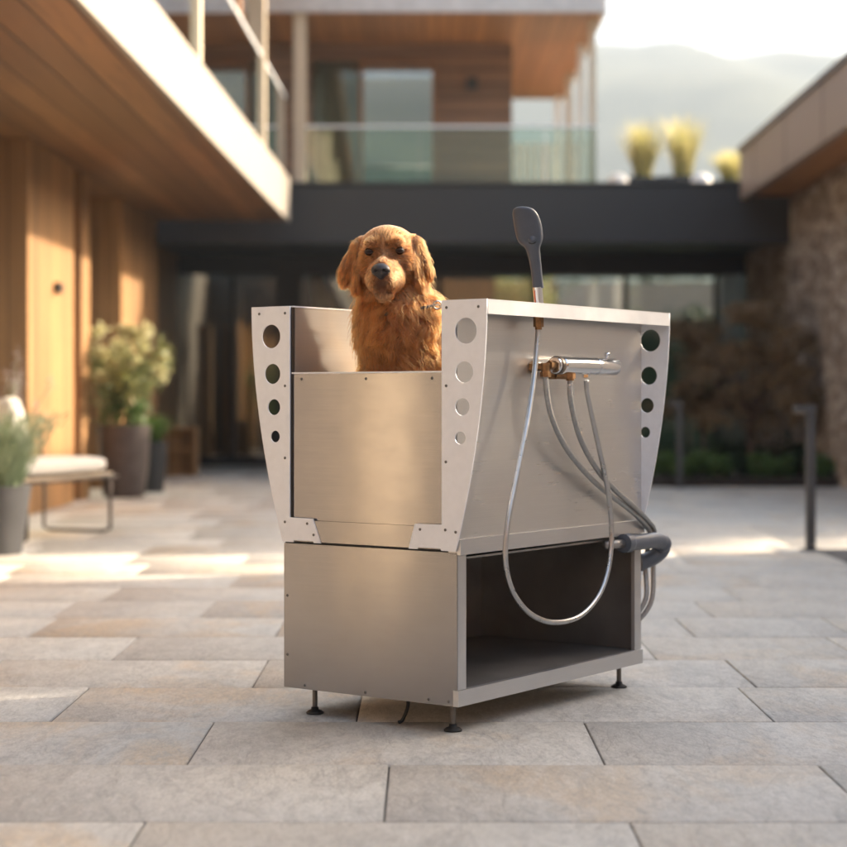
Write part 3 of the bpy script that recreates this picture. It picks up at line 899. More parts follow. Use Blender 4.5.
bm = BM(); rod(bm, (e2.x, yb, a.z - .018), (e2.x, yb, a.z - .046), .0125, 14); rod(bm, (e2.x, yb, a.z - .024), (e2.x, yb, a.z - .040), .0175, 6)
rod(bm, (e2.x - .03, -.03, a.z - .03), (e2.x, yb, a.z - .032), .011, 12); rod(bm, (e2.x - .03, 0.0, a.z - .03), (e2.x - .03, -.032, a.z - .03), .012, 12)
tp('brass_elbow', bm, M['brass'], auto=40)
e3 = loc(586, 372, yb)
bm = BM(); rod(bm, (e3.x, yb, a.z - .018), (e3.x, yb, a.z - .036), .010, 14); rod(bm, (e3.x, yb, a.z - .026), (e3.x, yb, a.z - .036), .013, 6)
obj('hose_outlet', bm, M['chrome'], mixer, auto=40)

# ribbed hose built as a tube of small rings
def hose(name, pts, r, m, parent, rib=.0004, **kw):
    P = resample(smooth_path(pts, 16), .0032)
    bm = BM(); tube(bm, P, r, 12, rf=lambda i, f: r + (rib if i % 2 else -rib))
    return obj(name, bm, m, parent, smooth=True, **kw)
sup = [(545.5, 375, -.052), (546.5, 390, -.055), (551, 415, -.058), (562, 441, -.055), (577, 463, -.052), (600, 487, -.045), (630, 510, -.04), (645, 525, -.03)]
P = [loc(*q) for q in sup] + [Vector((LX + .060, .0, .50)), Vector((LX + .085, .03, .40)), Vector((LX + .065, .02, .28)), Vector((LX + .03, .08, .20)), Vector((LX + .02, .16, .16))]
hose('supply_hose', P, .0085, M['hose_grey'], TUB)
sup = [(570, 377, yb), (571, 402, -.064), (580, 438, -.060), (596, 468, -.055), (613, 488, -.05), (634, 507, -.05), (648, 521, -.035)]
P = [loc(*q) for q in sup] + [Vector((LX + .075, -.01, .51)), Vector((LX + .105, .01, .40)), Vector((LX + .085, .01, .27)), Vector((LX + .04, .07, .185)), Vector((LX + .02, .15, .15))]
hose('supply_hose', P, .0085, M['hose_grey'], TUB)
for q in ((546, 384, -.052), (570, 388, yb)):
    p = loc(*q); bm = BM(); rod(bm, p + Vector((0, 0, .012)), p + Vector((.002, 0, -.022)), .0105, 14); tp('hose_ferrule', bm, M['chrome'], auto=40)
# drain pipe and elbow
bm = BM(); tube(bm, [(.84, .0, .488), (.935, -.03, .490)], .014, 16); tp('drain_tube', bm, M['shelf_dark'], smooth=True)
D = smooth_path([(.915, -.028, .490), (.96, -.03, .490), (1.04, -.035, .489), (1.10, -.040, .489), (1.145, -.044, .479), (1.168, -.034, .455), (1.152, -.014, .430), (1.125, .010, .416), (1.105, .022, .412)], 8)
bm = BM()
def dr(i, f): return .031 if (f < .10 or .50 < f < .56 or f > .93) else .0265
tube(bm, D, .024, 20, rf=dr)
tp('drain_elbow', bm, M['pipe_grey'], smooth=True, auto=50)

# ------------------------------------------------------------------ shower handset standing through the ledge, with its hose
hs0 = loc(538, 316, -.052)
SH = empty('shower_handset', LM @ hs0, TUBA, label="grey shower handset standing up through the ledge with looping steel hose", cat="shower head")
SHi = Matrix.Translation(-hs0)
def sp(name, bm, m, parent=None, **kw):
    bmesh.ops.transform(bm, matrix=SHi, verts=bm.verts); return obj(name, bm, m, parent or SH, **kw)
q = [loc(*v) for v in ((539, 305, -.052), (537.5, 287, -.052))]
bm = BM(); tube(bm, [q[0] - Vector((0, 0, .03)), q[0], q[1]], .0145, 20); ch = sp('chrome_collar', bm, M['chrome'], auto=40)
bm = BM(); 
c0 = q[0].lerp(q[1], .1); c1 = q[0].lerp(q[1], .8)
side = (Linv.to_3x3() @ Vector((-.75, -.66, 0))).normalized()
tube(bm, [c0 + side * .0128, c1 + side * .0128], .0034, 10); sp('red_mark', bm, M['red'], ch, smooth=True)
# handle and head as one swept oval
keys = [(537.5, 288, .0155, .015), (536.5, 279, .0148, .0145), (535, 266, .0155, .015), (533, 254, .0175, .0165), (531.5, 247.5, .021, .019), (530.5, 243, .030, .022),
        (529.8, 238, .0355, .0235), (528.5, 229, .0375, .0240), (526.8, 220, .0365, .0235), (525, 213.5, .0335, .021), (523.6, 209.4, .027, .017), (522.6, 207.2, .016, .010), (522.2, 206.6, .004, .004)]
wdir = (Linv.to_3x3() @ Vector((1, 0, 0))).normalized(); ddir = (Linv.to_3x3() @ Vector((0, 1, 0))).normalized()
def sweep(keys, n=6, seg=28, pw=2.6):
    pts = [loc(k[0], k[1], -.052) for k in keys]
    C = smooth_path([Vector(p) for p in pts], n); Wd = smooth_path([Vector((k[2], k[3], 0)) for k in keys], n)
    bm = BM(); rings = []
    for c, wv in zip(C, Wd):
        ring = []
        for k in range(seg):
            th = 2 * PI * k / seg; cx, sx = math.cos(th), math.sin(th)
            ex = abs(cx) ** (2 / pw) * (1 if cx >= 0 else -1); ey = abs(sx) ** (2 / pw) * (1 if sx >= 0 else -1)
            ring.append(bm.verts.new(c + wdir * ex * max(wv.x * 1.1, .001) + ddir * ey * max(wv.y, .001)))
        rings.append(ring)
    for r0, r1 in zip(rings, rings[1:]):
        for k in range(seg): bm.faces.new((r0[k], r0[(k + 1) % seg], r1[(k + 1) % seg], r1[k]))
    bm.faces.new(rings[0][::-1]); bm.faces.new(rings[-1]); bmesh.ops.recalc_face_normals(bm, faces=bm.faces); return bm
hd = sp('handle', sweep([(k[0] + .8 if i < 5 else k[0], *k[1:]) for i, k in enumerate(keys)]), M['grey_plastic'], smooth=True)
# push button on the face of the head
pc = loc(531.5, 239.5, -.052) - ddir * .0235
bm = BM(); rot = (-ddir).to_track_quat('Z', 'Y').to_matrix().to_4x4()
lathe(bm, [(.0165, -.004), (.0165, .001), (.0145, .003), (.0, .0034)], 26, Matrix.Translation(pc) @ rot); bt = sp('button_surround', bm, M['rubber'], hd, smooth=True)
bm = BM(); lathe(bm, [(.0125, .002), (.0125, .006), (.009, .0085), (.0, .009)], 26, Matrix.Translation(pc) @ rot); sp('button', bm, M['grey_plastic'], hd, smooth=True)
n0 = loc(538.5, 317, -.052)
bm = BM(); rod(bm, n0, n0 - Vector((0, 0, .030)), .0155, 6); rod(bm, n0 - Vector((0, 0, .02)), n0 - Vector((0, 0, .038)), .0105, 16); sp('brass_nut', bm, M['brass'], auto=30)
hp = [(538.5, 322, -.052), (537.5, 340, -.052), (535.5, 362, -.054), (533, 385, -.060), (528, 418, -.070), (522, 450, -.078), (515.5, 482, -.082), (509, 515, -.085), (505.5, 545, -.085), (506.5, 570, -.085),
      (514, 594, -.085), (530, 613.5, -.085), (552, 622.3, -.082), (578, 617, -.080), (597, 598, -.078), (607.5, 572, -.076), (611.5, 540, -.074), (610.5, 510, -.073), (606, 480, -.070), (599.5, 450, -.067), (592.5, 418, -.064), (587.5, 393, yb), (586.3, 380, yb)]
P = [SHi @ loc(*v) for v in hp]
hose('hose', P, .0082, M['hose'], SH)

# ------------------------------------------------------------------ planting and furniture
def blob_pts(rg, n, c, r, shell=.5, flat=1.0):
    d = rg.normal(size=(n, 3)); d /= np.linalg.norm(d, axis=1)[:, None]
    q = rg.uniform(shell, 1, n) ** .7
    return np.array(c) + d * q[:, None] * np.array([r, r, r * flat])

def branchy(bm, base, top, r, rg, n=9, spread=.5, up=.5):
    tube(bm, smooth_path([base, base.lerp(top, .5) + Vector((rg.uniform(-.03, .03), rg.uniform(-.03, .03), 0)), top], 5), r, 8, rf=lambda i, f: r * (1 - .45 * f))
    tips = []
    for k in range(n):
        a = rg.uniform(0, 2 * PI); s = base.lerp(top, rg.uniform(.55, 1))
        e = s + Vector((math.cos(a) * spread * rg.uniform(.5, 1), math.sin(a) * spread * rg.uniform(.5, 1), up * rg.uniform(.3, 1)))
        m = s.lerp(e, .5) + Vector((0, 0, .12 * spread))
        tube(bm, smooth_path([s, m, e], 4), r * .4, 6, rf=lambda i, f: r * .4 * (1 - .75 * f)); tips.append(e); tips.append(m)
    return tips

# Japanese maple with a low spreading crown
def tree(name, base, h, rad, mat, label, cat, seed, nleaf, lsize, crown_z, flat=.7, clumps=26, trunk=.05, group=None):
    rg = np.random.default_rng(seed)
    rt = empty(name, base, label=label, cat=cat, group=group)
    bm = BM(); tips = branchy(bm, Vector((0, 0, -.05)), Vector((rg.uniform(-.1, .1), 0, crown_z)), trunk, rg, 14, rad * .8, h - crown_z)
    obj('trunk', bm, M['bark'], rt, smooth=True)
    pts = []
    for k in range(clumps):
        a = rg.uniform(0, 2 * PI); rr = rad * rg.uniform(.1, .85) ; z = crown_z + (h - crown_z) * rg.uniform(-.15, .95)
        f = math.sqrt(max(.1, 1 - ((z - crown_z) / (h - crown_z)) ** 2 * .8))
        c = (math.cos(a) * rr * f, math.sin(a) * rr * f, z)
        pts.append(blob_pts(rg, nleaf // clumps, c, rad * rg.uniform(.2, .38), .1, flat))
    leaves('crown', np.concatenate(pts), lsize, mat, rt, seed, aspect=.6)
    return rt
tree('maple_tree', pxz(756, 21.2, 0), 2.05, .95, M['lf_maple'], "purple brown Japanese maple in the bed before the stone wall", "tree", 3, 6500, .055, .85, flat=.5, clumps=34, trunk=.045)
tree('maple_tree', pxz(700, 23.2, 0), 1.9, .85, M['lf_maple'], "smaller brown maple behind the grey path light", "tree", 5, 6000, .055, .9, flat=.5, clumps=26, trunk=.04)
tree('shrub', pxz(823, 22.8, 0), 1.5, .5, M['lf_dark'], "dark evergreen shrub at the foot of the stone wall", "shrub", 8, 3500, .05, .4, clumps=18, trunk=.03)
tree('olive_tree', pxz(512, 34.5, 0), 3.4, 1.2, M['lf_olive'], "green olive tree in the garden seen through the rear glazing", "tree", 9, 9000, .09, 1.7, clumps=30, trunk=.08)
tree('shrub', pxz(690, 34.6, 0), 2.6, .7, M['lf_dark'], "dark shrub in front of the pale wall seen through the glazing", "shrub", 11, 4000, .07, 1.3, clumps=18, trunk=.05)
tree('shade_tree', Vector((5.3, 8.0, 0)), 4.7, 1.5, M['lf_olive'], "light leafed tree added out of view to dapple the sun on the tub", "tree", 15, 2300, .075, 2.9, clumps=44, trunk=.06)  # added unseen tree, thins the sun on tub and dog
tree('shade_tree', Vector((5.4, 14.55, 0)), 3.0, 1.3, M['lf_dark'], "dark leafed shrub added out of view to shade the wall gap", "tree", 16, 5200, .09, 1.6, clumps=40, trunk=.05)  # added unseen shrub, breaks up the sun patch through the gap
# low green shrubs along the front of the bed
bm = BM(); box(bm, 2.15, 4.45, 19.9, 26.1, -.003, .10); obj('planting_bed', bm, M['soil'], kind='structure', bevel=.03)
rg = np.random.default_rng(21)
spots = [(664, 20.5, .21, 'lf_green'), (684, 20.2, .17, 'lf_green'), (702, 20.4, .22, 'lf_green'), (722, 20.2, .18, 'lf_green'), (741, 20.5, .2, 'lf_dark'), (762, 20.3, .19, 'lf_green'), (781, 20.3, .17, 'lf_green'),
         (800, 20.5, .22, 'lf_dark'), (818, 20.2, .18, 'lf_green'), (676, 21.6, .3, 'lf_dark'), (716, 21.8, .32, 'lf_dark'), (748, 22.0, .3, 'lf_dark'), (790, 21.7, .3, 'lf_dark')]
ordn = ['leftmost', 'second from the left', 'third from the left', 'fourth from the left', 'fifth from the left', 'sixth from the left', 'seventh from the left', 'eighth from the left', 'ninth from the left']
for k, (p, Yp, r, m) in enumerate(spots):
    c = pxz(p, Yp, .1)
    o = empty('low_shrub', c, label=None, cat='shrub', group='low shrubs along the planting bed')
    o['label'] = ("bright green mound, " if m == 'lf_green' else "dark green mound, ") + ordn[k if Yp < 21 else k - 9] + (" in the front row of the bed" if Yp < 21 else " in the back row under the maples")
    bm = BM()
    for j in range(5): 
        a = rg.uniform(0, 6.28); rod(bm, (0, 0, -.05), (math.cos(a) * r * .6, math.sin(a) * r * .6, r * .9), .006, 5)
    obj('stem', bm, M['bark'], o)
    leaves('foliage', np.concatenate([blob_pts(rg, 90, (rg.uniform(-.5, .5) * r, rg.uniform(-.5, .5) * r, r * rg.uniform(.3, .9)), r * .55, .2) for _ in range(9)]), .05, M[m], o, 40 + k, aspect=.5)

# ornamental grasses in black planters on the terrace over the beam
def grass_clump(nm, n, h, spread, mat, parent, seed, wblade=.012, z0=0, r0=.1, curl=1.0):
    rg = np.random.default_rng(seed); V = []; Fc = []
    for i in range(n):
        a = rg.uniform(0, 2 * PI); rr = r0 * math.sqrt(rg.uniform()); L = h * rg.uniform(.6, 1.08); lean = spread * rg.uniform(.1, 1) ** 1.2
        o = np.array([math.cos(a) * rr, math.sin(a) * rr, z0]); b = a + rg.uniform(-.5, .5); s = np.array([-math.sin(b), math.cos(b), 0]) * wblade
        k0 = len(V)
        for k in range(5):
            f = k / 4; P = o + np.array([math.cos(b) * lean * f ** 1.8, math.sin(b) * lean * f ** 1.8, L * (f - .22 * curl * lean / max(h, .01) * f ** 3)])
            w_ = (1 - f) ** .6 + .08
            V.append(P - s * w_); V.append(P + s * w_)
        for k in range(4): Fc.append((k0 + 2 * k, k0 + 2 * k + 1, k0 + 2 * k + 3, k0 + 2 * k + 2))
    return link(nm, fast_mesh(nm, V, Fc), mat, parent)
for k, (p, Yp, h, sp_, lab) in enumerate(((643, 24.2, .78, .32, "left one of two tall yellow green grasses in dark planters over the beam"), (683, 24.1, .84, .34, "right one of two tall yellow green grasses in dark planters over the beam"),
                                  (731, 24.6, .45, .3, "shorter orange tinted grass in a dark planter beside the brown roof edge"))):
    c = pxz(p, Yp, 3.585)
    o = empty('potted_grass', c, label=lab, cat='potted grass', group='grasses on the terrace')
    bm = BM(); box(bm, -.3, .3, -.2, .2, .0, .26); obj('planter', bm, M['pot_black'], o, bevel=.01)
    grass_clump('foliage', 330, h, sp_ * 1.1, M['straw'], o, 60 + k, wblade=.009, z0=.24, r0=.12, curl=.6)
for k, p in enumerate((618, 701)):  # white globes stand in for bright lit spots on the terrace edge
    c = pxz(p, 23.6, 3.585); bm = BM(); lathe(bm, [(.0, 0), (.12, .005), (.15, .1), (.12, .2), (.05, .25), (.0, .255)], 20)
    o = obj('lit_spot_globe', bm, M['white_paint'], smooth=True, label=("white globe standing for a lit spot left of the grasses" if k == 0 else "white globe standing for a lit spot between the right grass and the short grass"), cat='lit spot globe', group='white globes'); o.location = c

# path lights
def path_light(c, h, lab, side):
    o = empty('path_light', c, label=lab, cat='path light', group='grey path lights')
    bm = BM(); box(bm, -.028, .028, -.028, .028, 0, h - .05); obj('post', bm, M['lamp_metal'], o, bevel=.003)
    bm = BM(); box(bm, -.11 if side < 0 else -.03, .03 if side < 0 else .11, -.035, .035, h - .049, h); hd = obj('lamp_head', bm, M['lamp_metal'], o, bevel=.005)
    bm = BM(); box(bm, -.06, .06, -.045, .045, 0.005, .012); obj('base_plate', bm, M['lamp_metal'], o, bevel=.002)
    bm = BM(); box(bm, -.095 if side < 0 else .035, -.035 if side < 0 else .095, -.02, .02, h - .054, h - .0495); obj('lens', bm, M['white_paint'], hd)
path_light(pxz(810.5, 11.62, 0), .92, "tall grey path light post at the corner of the gravel strip", -1)
path_light(pxz(679.5, 19.7, 0), .93, "grey path light post in front of the green bed, right behind the tub", -1)

# planters by the timber wall
o = empty('planter', pxz(124, 17.9, 0), label="large dark clay pot with a yellow leaved shrub by the timber pier", cat="planter")
bm = BM(); lathe(bm, [(.02, .001), (.185, .001), (.20, .02), (.235, .3), (.255, .66), (.262, .70), (.235, .70), (.228, .64), (.02, .63)], 36); obj('pot', bm, M['pot'], o, smooth=True, auto=40)
rg = np.random.default_rng(77)
bm = BM(); tips = branchy(bm, Vector((0, 0, .6)), Vector((.02, 0, 1.05)), .022, rg, 16, .42, .5); obj('stem', bm, M['bark'], o, smooth=True)
P = [blob_pts(rg, 48, (t_.x, t_.y, t_.z), .13, .1) for t_ in tips]
leaves('foliage', np.concatenate(P), .065, M['lf_olive'], o, 5, aspect=.45)
P = [blob_pts(rg, 70, (math.cos(a) * r_, math.sin(a) * r_ * .8, z), .08, .1) for a, r_, z in [(rg.uniform(0, 6.28), rg.uniform(.05, .42), rg.uniform(1.15, 1.62)) for _ in range(24)]]
leaves('blossom', np.concatenate(P), .055, M['lf_yellow'], o, 6, aspect=.6)
P = [blob_pts(rg, 45, (rg.uniform(-.2, .2), rg.uniform(-.2, .2), rg.uniform(.72, 1.0)), .12, .1) for _ in range(12)]
leaves('lower_leaves', np.concatenate(P), .06, M['lf_green'], o, 7, aspect=.5)
o = empty('planter', pxz(152, 18.9, 0), label="smaller dark pot with a fern tucked behind the large clay pot", cat="planter")
bm = BM(); lathe(bm, [(.02, .001), (.12, .001), (.15, .3), (.155, .52), (.13, .52), (.02, .49)], 28); obj('pot', bm, M['pot_black'], o, smooth=True, auto=40)
grass_clump('foliage', 160, .34, .36, M['lf_green'], o, 9, wblade=.016, z0=.48, r0=.08)
# timber log box
o = empty('wooden_crate', pxz(181, 22.9, 0), label="small wooden crate standing by the rear glass door", cat="crate")
for i, (a, b_) in enumerate(((-.2, -.17), (.17, .2))):
    bm = BM(); box(bm, a, b_, -.2, .2, 0, .6); obj('side_board', bm, M['wood_v'], o, bevel=.003)
bm = BM(); box(bm, -.169, .169, -.02, .0, .031, .569); obj('panel', bm, M['wood_v'], o)
for z in (.0, .3, .57):
    bm = BM(); box(bm, -.169, .169, -.2, (-.021 if z == .3 else .2), z, z + .03); obj('shelf', bm, M['wood_v'], o, bevel=.003)

# bench: bronze tube sled frame, timber slats, long cream cushion, runs out of frame to the left
def bpt(x, y, Y): return px(x, y, Y)
B0 = Vector((-2.70, 12.7, 0))
o = empty('garden_bench', B0, label="bronze tube sled bench with pale slatted seat beside the timber wall", cat="bench")
ex = Vector((.26, .9656, 0)); ex.normalize()   # bench runs away from the camera
ex = Vector((.33, .944, 0)).normalized(); sy = Vector((-ex.y, ex.x, 0))
def bp(a, s, z): return ex * a + sy * s + Vector((0, 0, z))
# two sled loops across the bench at its two ends
for a in (-.50, .62):
    loop = [bp(a, -.27, .40), bp(a, -.27, .03), bp(a, -.22, .012), bp(a, .22, .012), bp(a, .27, .03), bp(a, .27, .40)]
    bm = BM(); tube(bm, loop, .0125, 10); obj('leg', bm, M['metal_dark'], o, smooth=True)
for s in (-.27, .27):
    bm = BM(); rod(bm, bp(-.75, s, .40), bp(.72, s, .40), .0125, 10); obj('side_rail', bm, M['metal_dark'], o, smooth=True)
bm = BM(); tube(bm, [bp(.62, .28, .40), bp(.62, .30, .70), bp(-.75, .30, .70), bp(-.75, .28, .40)], .011, 8); obj('back_rail', bm, M['metal_dark'], o, smooth=True)
for k in range(6):
    s = -.245 + k * .09; bm = BM(); hexa(bm, [bp(-.72, s, .413), bp(.70, s, .413), bp(.70, s + .075, .413), bp(-.72, s + .075, .413)], [bp(-.72, s, .432), bp(.70, s, .432), bp(.70, s + .075, .432), bp(-.72, s + .075, .432)])
    obj('seat_slat', bm, M['post'], o)
def cushion(name, c, ax, ay, az, lab, cat, mat='cushion'):
    bm = BM(); n, m = 18, 12; rr = []
    bmesh.ops.create_cube(bm, size=1); bmesh.ops.subdivide_edges(bm, edges=bm.edges, cuts=7, use_grid_fill=True)
    for v in bm.verts:
        q = v.co * 2
        r = [abs(q.x) ** 5 , abs(q.y) ** 5, abs(q.z) ** 5]
        L = (sum(r)) ** .2
        u = q / max(L, 1e-6) * max(abs(q.x), abs(q.y), abs(q.z))
        puff = 1 + .18 * (1 - min(1, abs(u.x))) * (1 - min(1, abs(u.y)))
        v.co = ax * u.x + ay * u.y + az * u.z * puff * .92
    ob = obj(name, bm, M[mat], smooth=True, label=lab, cat=cat); ob.location = c; return ob
cushion('seat_cushion', B0 + bp(-.02, 0, .432 + .062), ex * .70, sy * .29, Vector((0, 0, .060)), "long cream seat cushion lying on the bench", "cushion")
cushion('scatter_cushion', B0 + bp(-.20, .02, .555 + .20), (ex * .2 + sy * .08), Vector((0, 0, .21)) + sy * .05, sy * .08 - Vector((0, 0, .02)), "pale cream scatter cushion standing on the near end of the bench", "cushion")

# lavender in a grey pot in the near left corner
LV = pxz(0, 11.4, 0)
o = empty('lavender_planter', LV + Vector((-.05, 0, 0)), label="bushy grey green lavender in a low grey pot at the left edge", cat="planter")
bm = BM(); lathe(bm, [(.02, .001), (.15, .001), (.19, .25), (.20, .32), (.175, .32), (.02, .29)], 30); obj('pot', bm, M['lamp_metal'], o, smooth=True, auto=40)
grass_clump('foliage', 900, .36, .26, M['lf_lav'], o, 13, wblade=.004, z0=.28, r0=.14, curl=.3)
o.scale = (1.2, 1.2, 1.32)
P = []; rg = np.random.default_rng(31); D = []
for i in range(3200):
    a = rg.uniform(0, 6.28); f = rg.uniform(.1, 1); lean = .26 * rg.uniform(.1, 1); P.append((math.cos(a) * (.12 + lean * f), math.sin(a) * (.12 + lean * f), .28 + .36 * f)); D.append((math.cos(a) * .5, math.sin(a) * .5, .8))
leaves('leaves', P, .04, M['lf_lav'], o, 14, aspect=.14, dirs=D)
bm = BM(); tips = []
for i in range(26):
    a = rg.uniform(0, 6.28); l_ = rg.uniform(.1, .34); e = Vector((math.cos(a) * l_, math.sin(a) * l_, rg.uniform(.62, .92)))
    tube(bm, smooth_path([(math.cos(a) * .06, math.sin(a) * .06, .3), (math.cos(a) * l_ * .5, math.sin(a) * l_ * .5, .55), e], 4), .0018, 4); tips.append(e)
obj('flower_stalk', bm, M['lf_lav'], o)
P = np.concatenate([blob_pts(rg, 34, (t_.x, t_.y, t_.z), .035, .1, 2.0) * 1 for t_ in tips]); leaves('blossom', P, .012, M['lf_lav2'], o, 15)

# ------------------------------------------------------------------ golden retriever
def surface_nets(F3, org, h):
    """isosurface at 0 of F3 (negative inside)"""
    S_ = F3 < 0
    nx, ny, nz = F3.shape
    c = S_[:-1, :-1, :-1].astype(np.int8)
    tot = np.zeros((nx - 1, ny - 1, nz - 1), np.int8)
    for i in (0, 1):
        for j in (0, 1):
            for k in (0, 1): tot += S_[i:nx - 1 + i, j:ny - 1 + j, k:nz - 1 + k]
    act = (tot > 0) & (tot < 8)
    I, J, K = np.nonzero(act)
    idx = -np.ones(act.shape, np.int64); idx[I, J, K] = np.arange(len(I))
    acc = np.zeros((len(I), 3)); cnt = np.zeros(len(I))
    cor = [(i, j, k) for i in (0, 1) for j in (0, 1) for k in (0, 1)]
    for a in cor:
        for b in cor:
            if sum(b) - sum(a) == 1 and sum(abs(x - y) for x, y in zip(a, b)) == 1:
                fa = F3[I + a[0], J + a[1], K + a[2]]; fb = F3[I + b[0], J + b[1], K + b[2]]
                m = (fa < 0) != (fb < 0)
                t_ = np.where(m, fa / np.where(m, fa - fb, 1), 0)
                p = np.array(a)[None] + (np.array(b) - np.array(a))[None] * t_[:, None]
                acc += np.where(m[:, None], p, 0); cnt += m
    V = (np.stack([I, J, K], 1) + acc / cnt[:, None]) * h + np.array(org)
    Fs = []
    for ax in range(3):
        sl0 = [slice(1, -1)] * 3; sl1 = [slice(1, -1)] * 3
        sl0[ax] = slice(0, -1); sl1[ax] = slice(1, None)
        a = S_[tuple(sl0)]; b = S_[tuple(sl1)]
        x = np.nonzero(a != b)
        g = [x[0] + (ax != 0), x[1] + (ax != 1), x[2] + (ax != 2)]
        u, v = [(1, 2), (2, 0), (0, 1)][ax]
        def cell(du, dv):
            q = [g[0].copy(), g[1].copy(), g[2].copy()]; q[u] = q[u] - du; q[v] = q[v] - dv
            return idx[q[0], q[1], q[2]]
        f = np.stack([cell(1, 1), cell(0, 1), cell(0, 0), cell(1, 0)], 1)
        fl = ~a[x]
        f[fl] = f[fl][:, ::-1]
        Fs.append(f)
    Fs = np.concatenate(Fs)
    return V, Fs[(Fs >= 0).all(1)]

def smin(a, b, k):
    h = np.clip(.5 + .5 * (b - a) / k, 0, 1); return b + (a - b) * h - k * h * (1 - h)
def smax(a, b, k): return -smin(-a, -b, k)
def sd_ell(P, c, r, Rm=None):
    q = [P[i] - np.float32(c[i]) for i in range(3)]
    if Rm is not None: q = [sum(np.float32(Rm[j][i]) * q[j] for j in range(3)) for i in range(3)]   # columns of Rm are the axes
    k0 = np.sqrt(sum((q[i] / np.float32(r[i])) ** 2 for i in range(3))); k1 = np.sqrt(sum((q[i] / np.float32(r[i] ** 2)) ** 2 for i in range(3))) + 1e-6
    return k0 * (k0 - 1) / k1
def sd_cap(P, a, b, ra, rb):
    a = np.array(a, float); b = np.array(b, float); ab = b - a; L2 = float(ab @ ab)
    t_ = np.clip(sum((P[i] - a[i]) * ab[i] for i in range(3)) / L2, 0, 1).astype(np.float32)
    return np.sqrt(sum((P[i] - np.float32(a[i]) - t_ * np.float32(ab[i])) ** 2 for i in range(3))) - (np.float32(ra) + t_ * np.float32(rb - ra))

# head frame
Hc = np.array([-.110, 5.615, 1.405])
yw = R(6); ro = R(-1.5)
fw = np.array([-math.sin(yw), -math.cos(yw), -.03]); fw /= np.linalg.norm(fw)
up0 = np.array([math.sin(ro), 0, math.cos(ro)])
rt_ = np.cross(fw, up0); rt_ /= np.linalg.norm(rt_); uph = np.cross(rt_, fw)
HR = np.stack([rt_, fw, uph], 1)          # columns: right, forward, up
def hp_(u, v, w_): return Hc + HR @ np.array([u, v, w_])
def rotm(ax, deg):
    return np.array(Matrix.Rotation(R(deg), 3, ax))
lo = np.array([-.42, 5.36, .585]); hi = np.array([.48, 6.36, 1.53]); hh_ = .0052
ldir = np.array([math.sin(R(35.5)), math.cos(R(35.5)), 0]); sdir = np.array([-ldir[1], ldir[0], 0])
BC = np.array([-.062, 5.70, 0])
def bp_(l, s, z): return BC + ldir * l + sdir * s + np.array([0, 0, z])

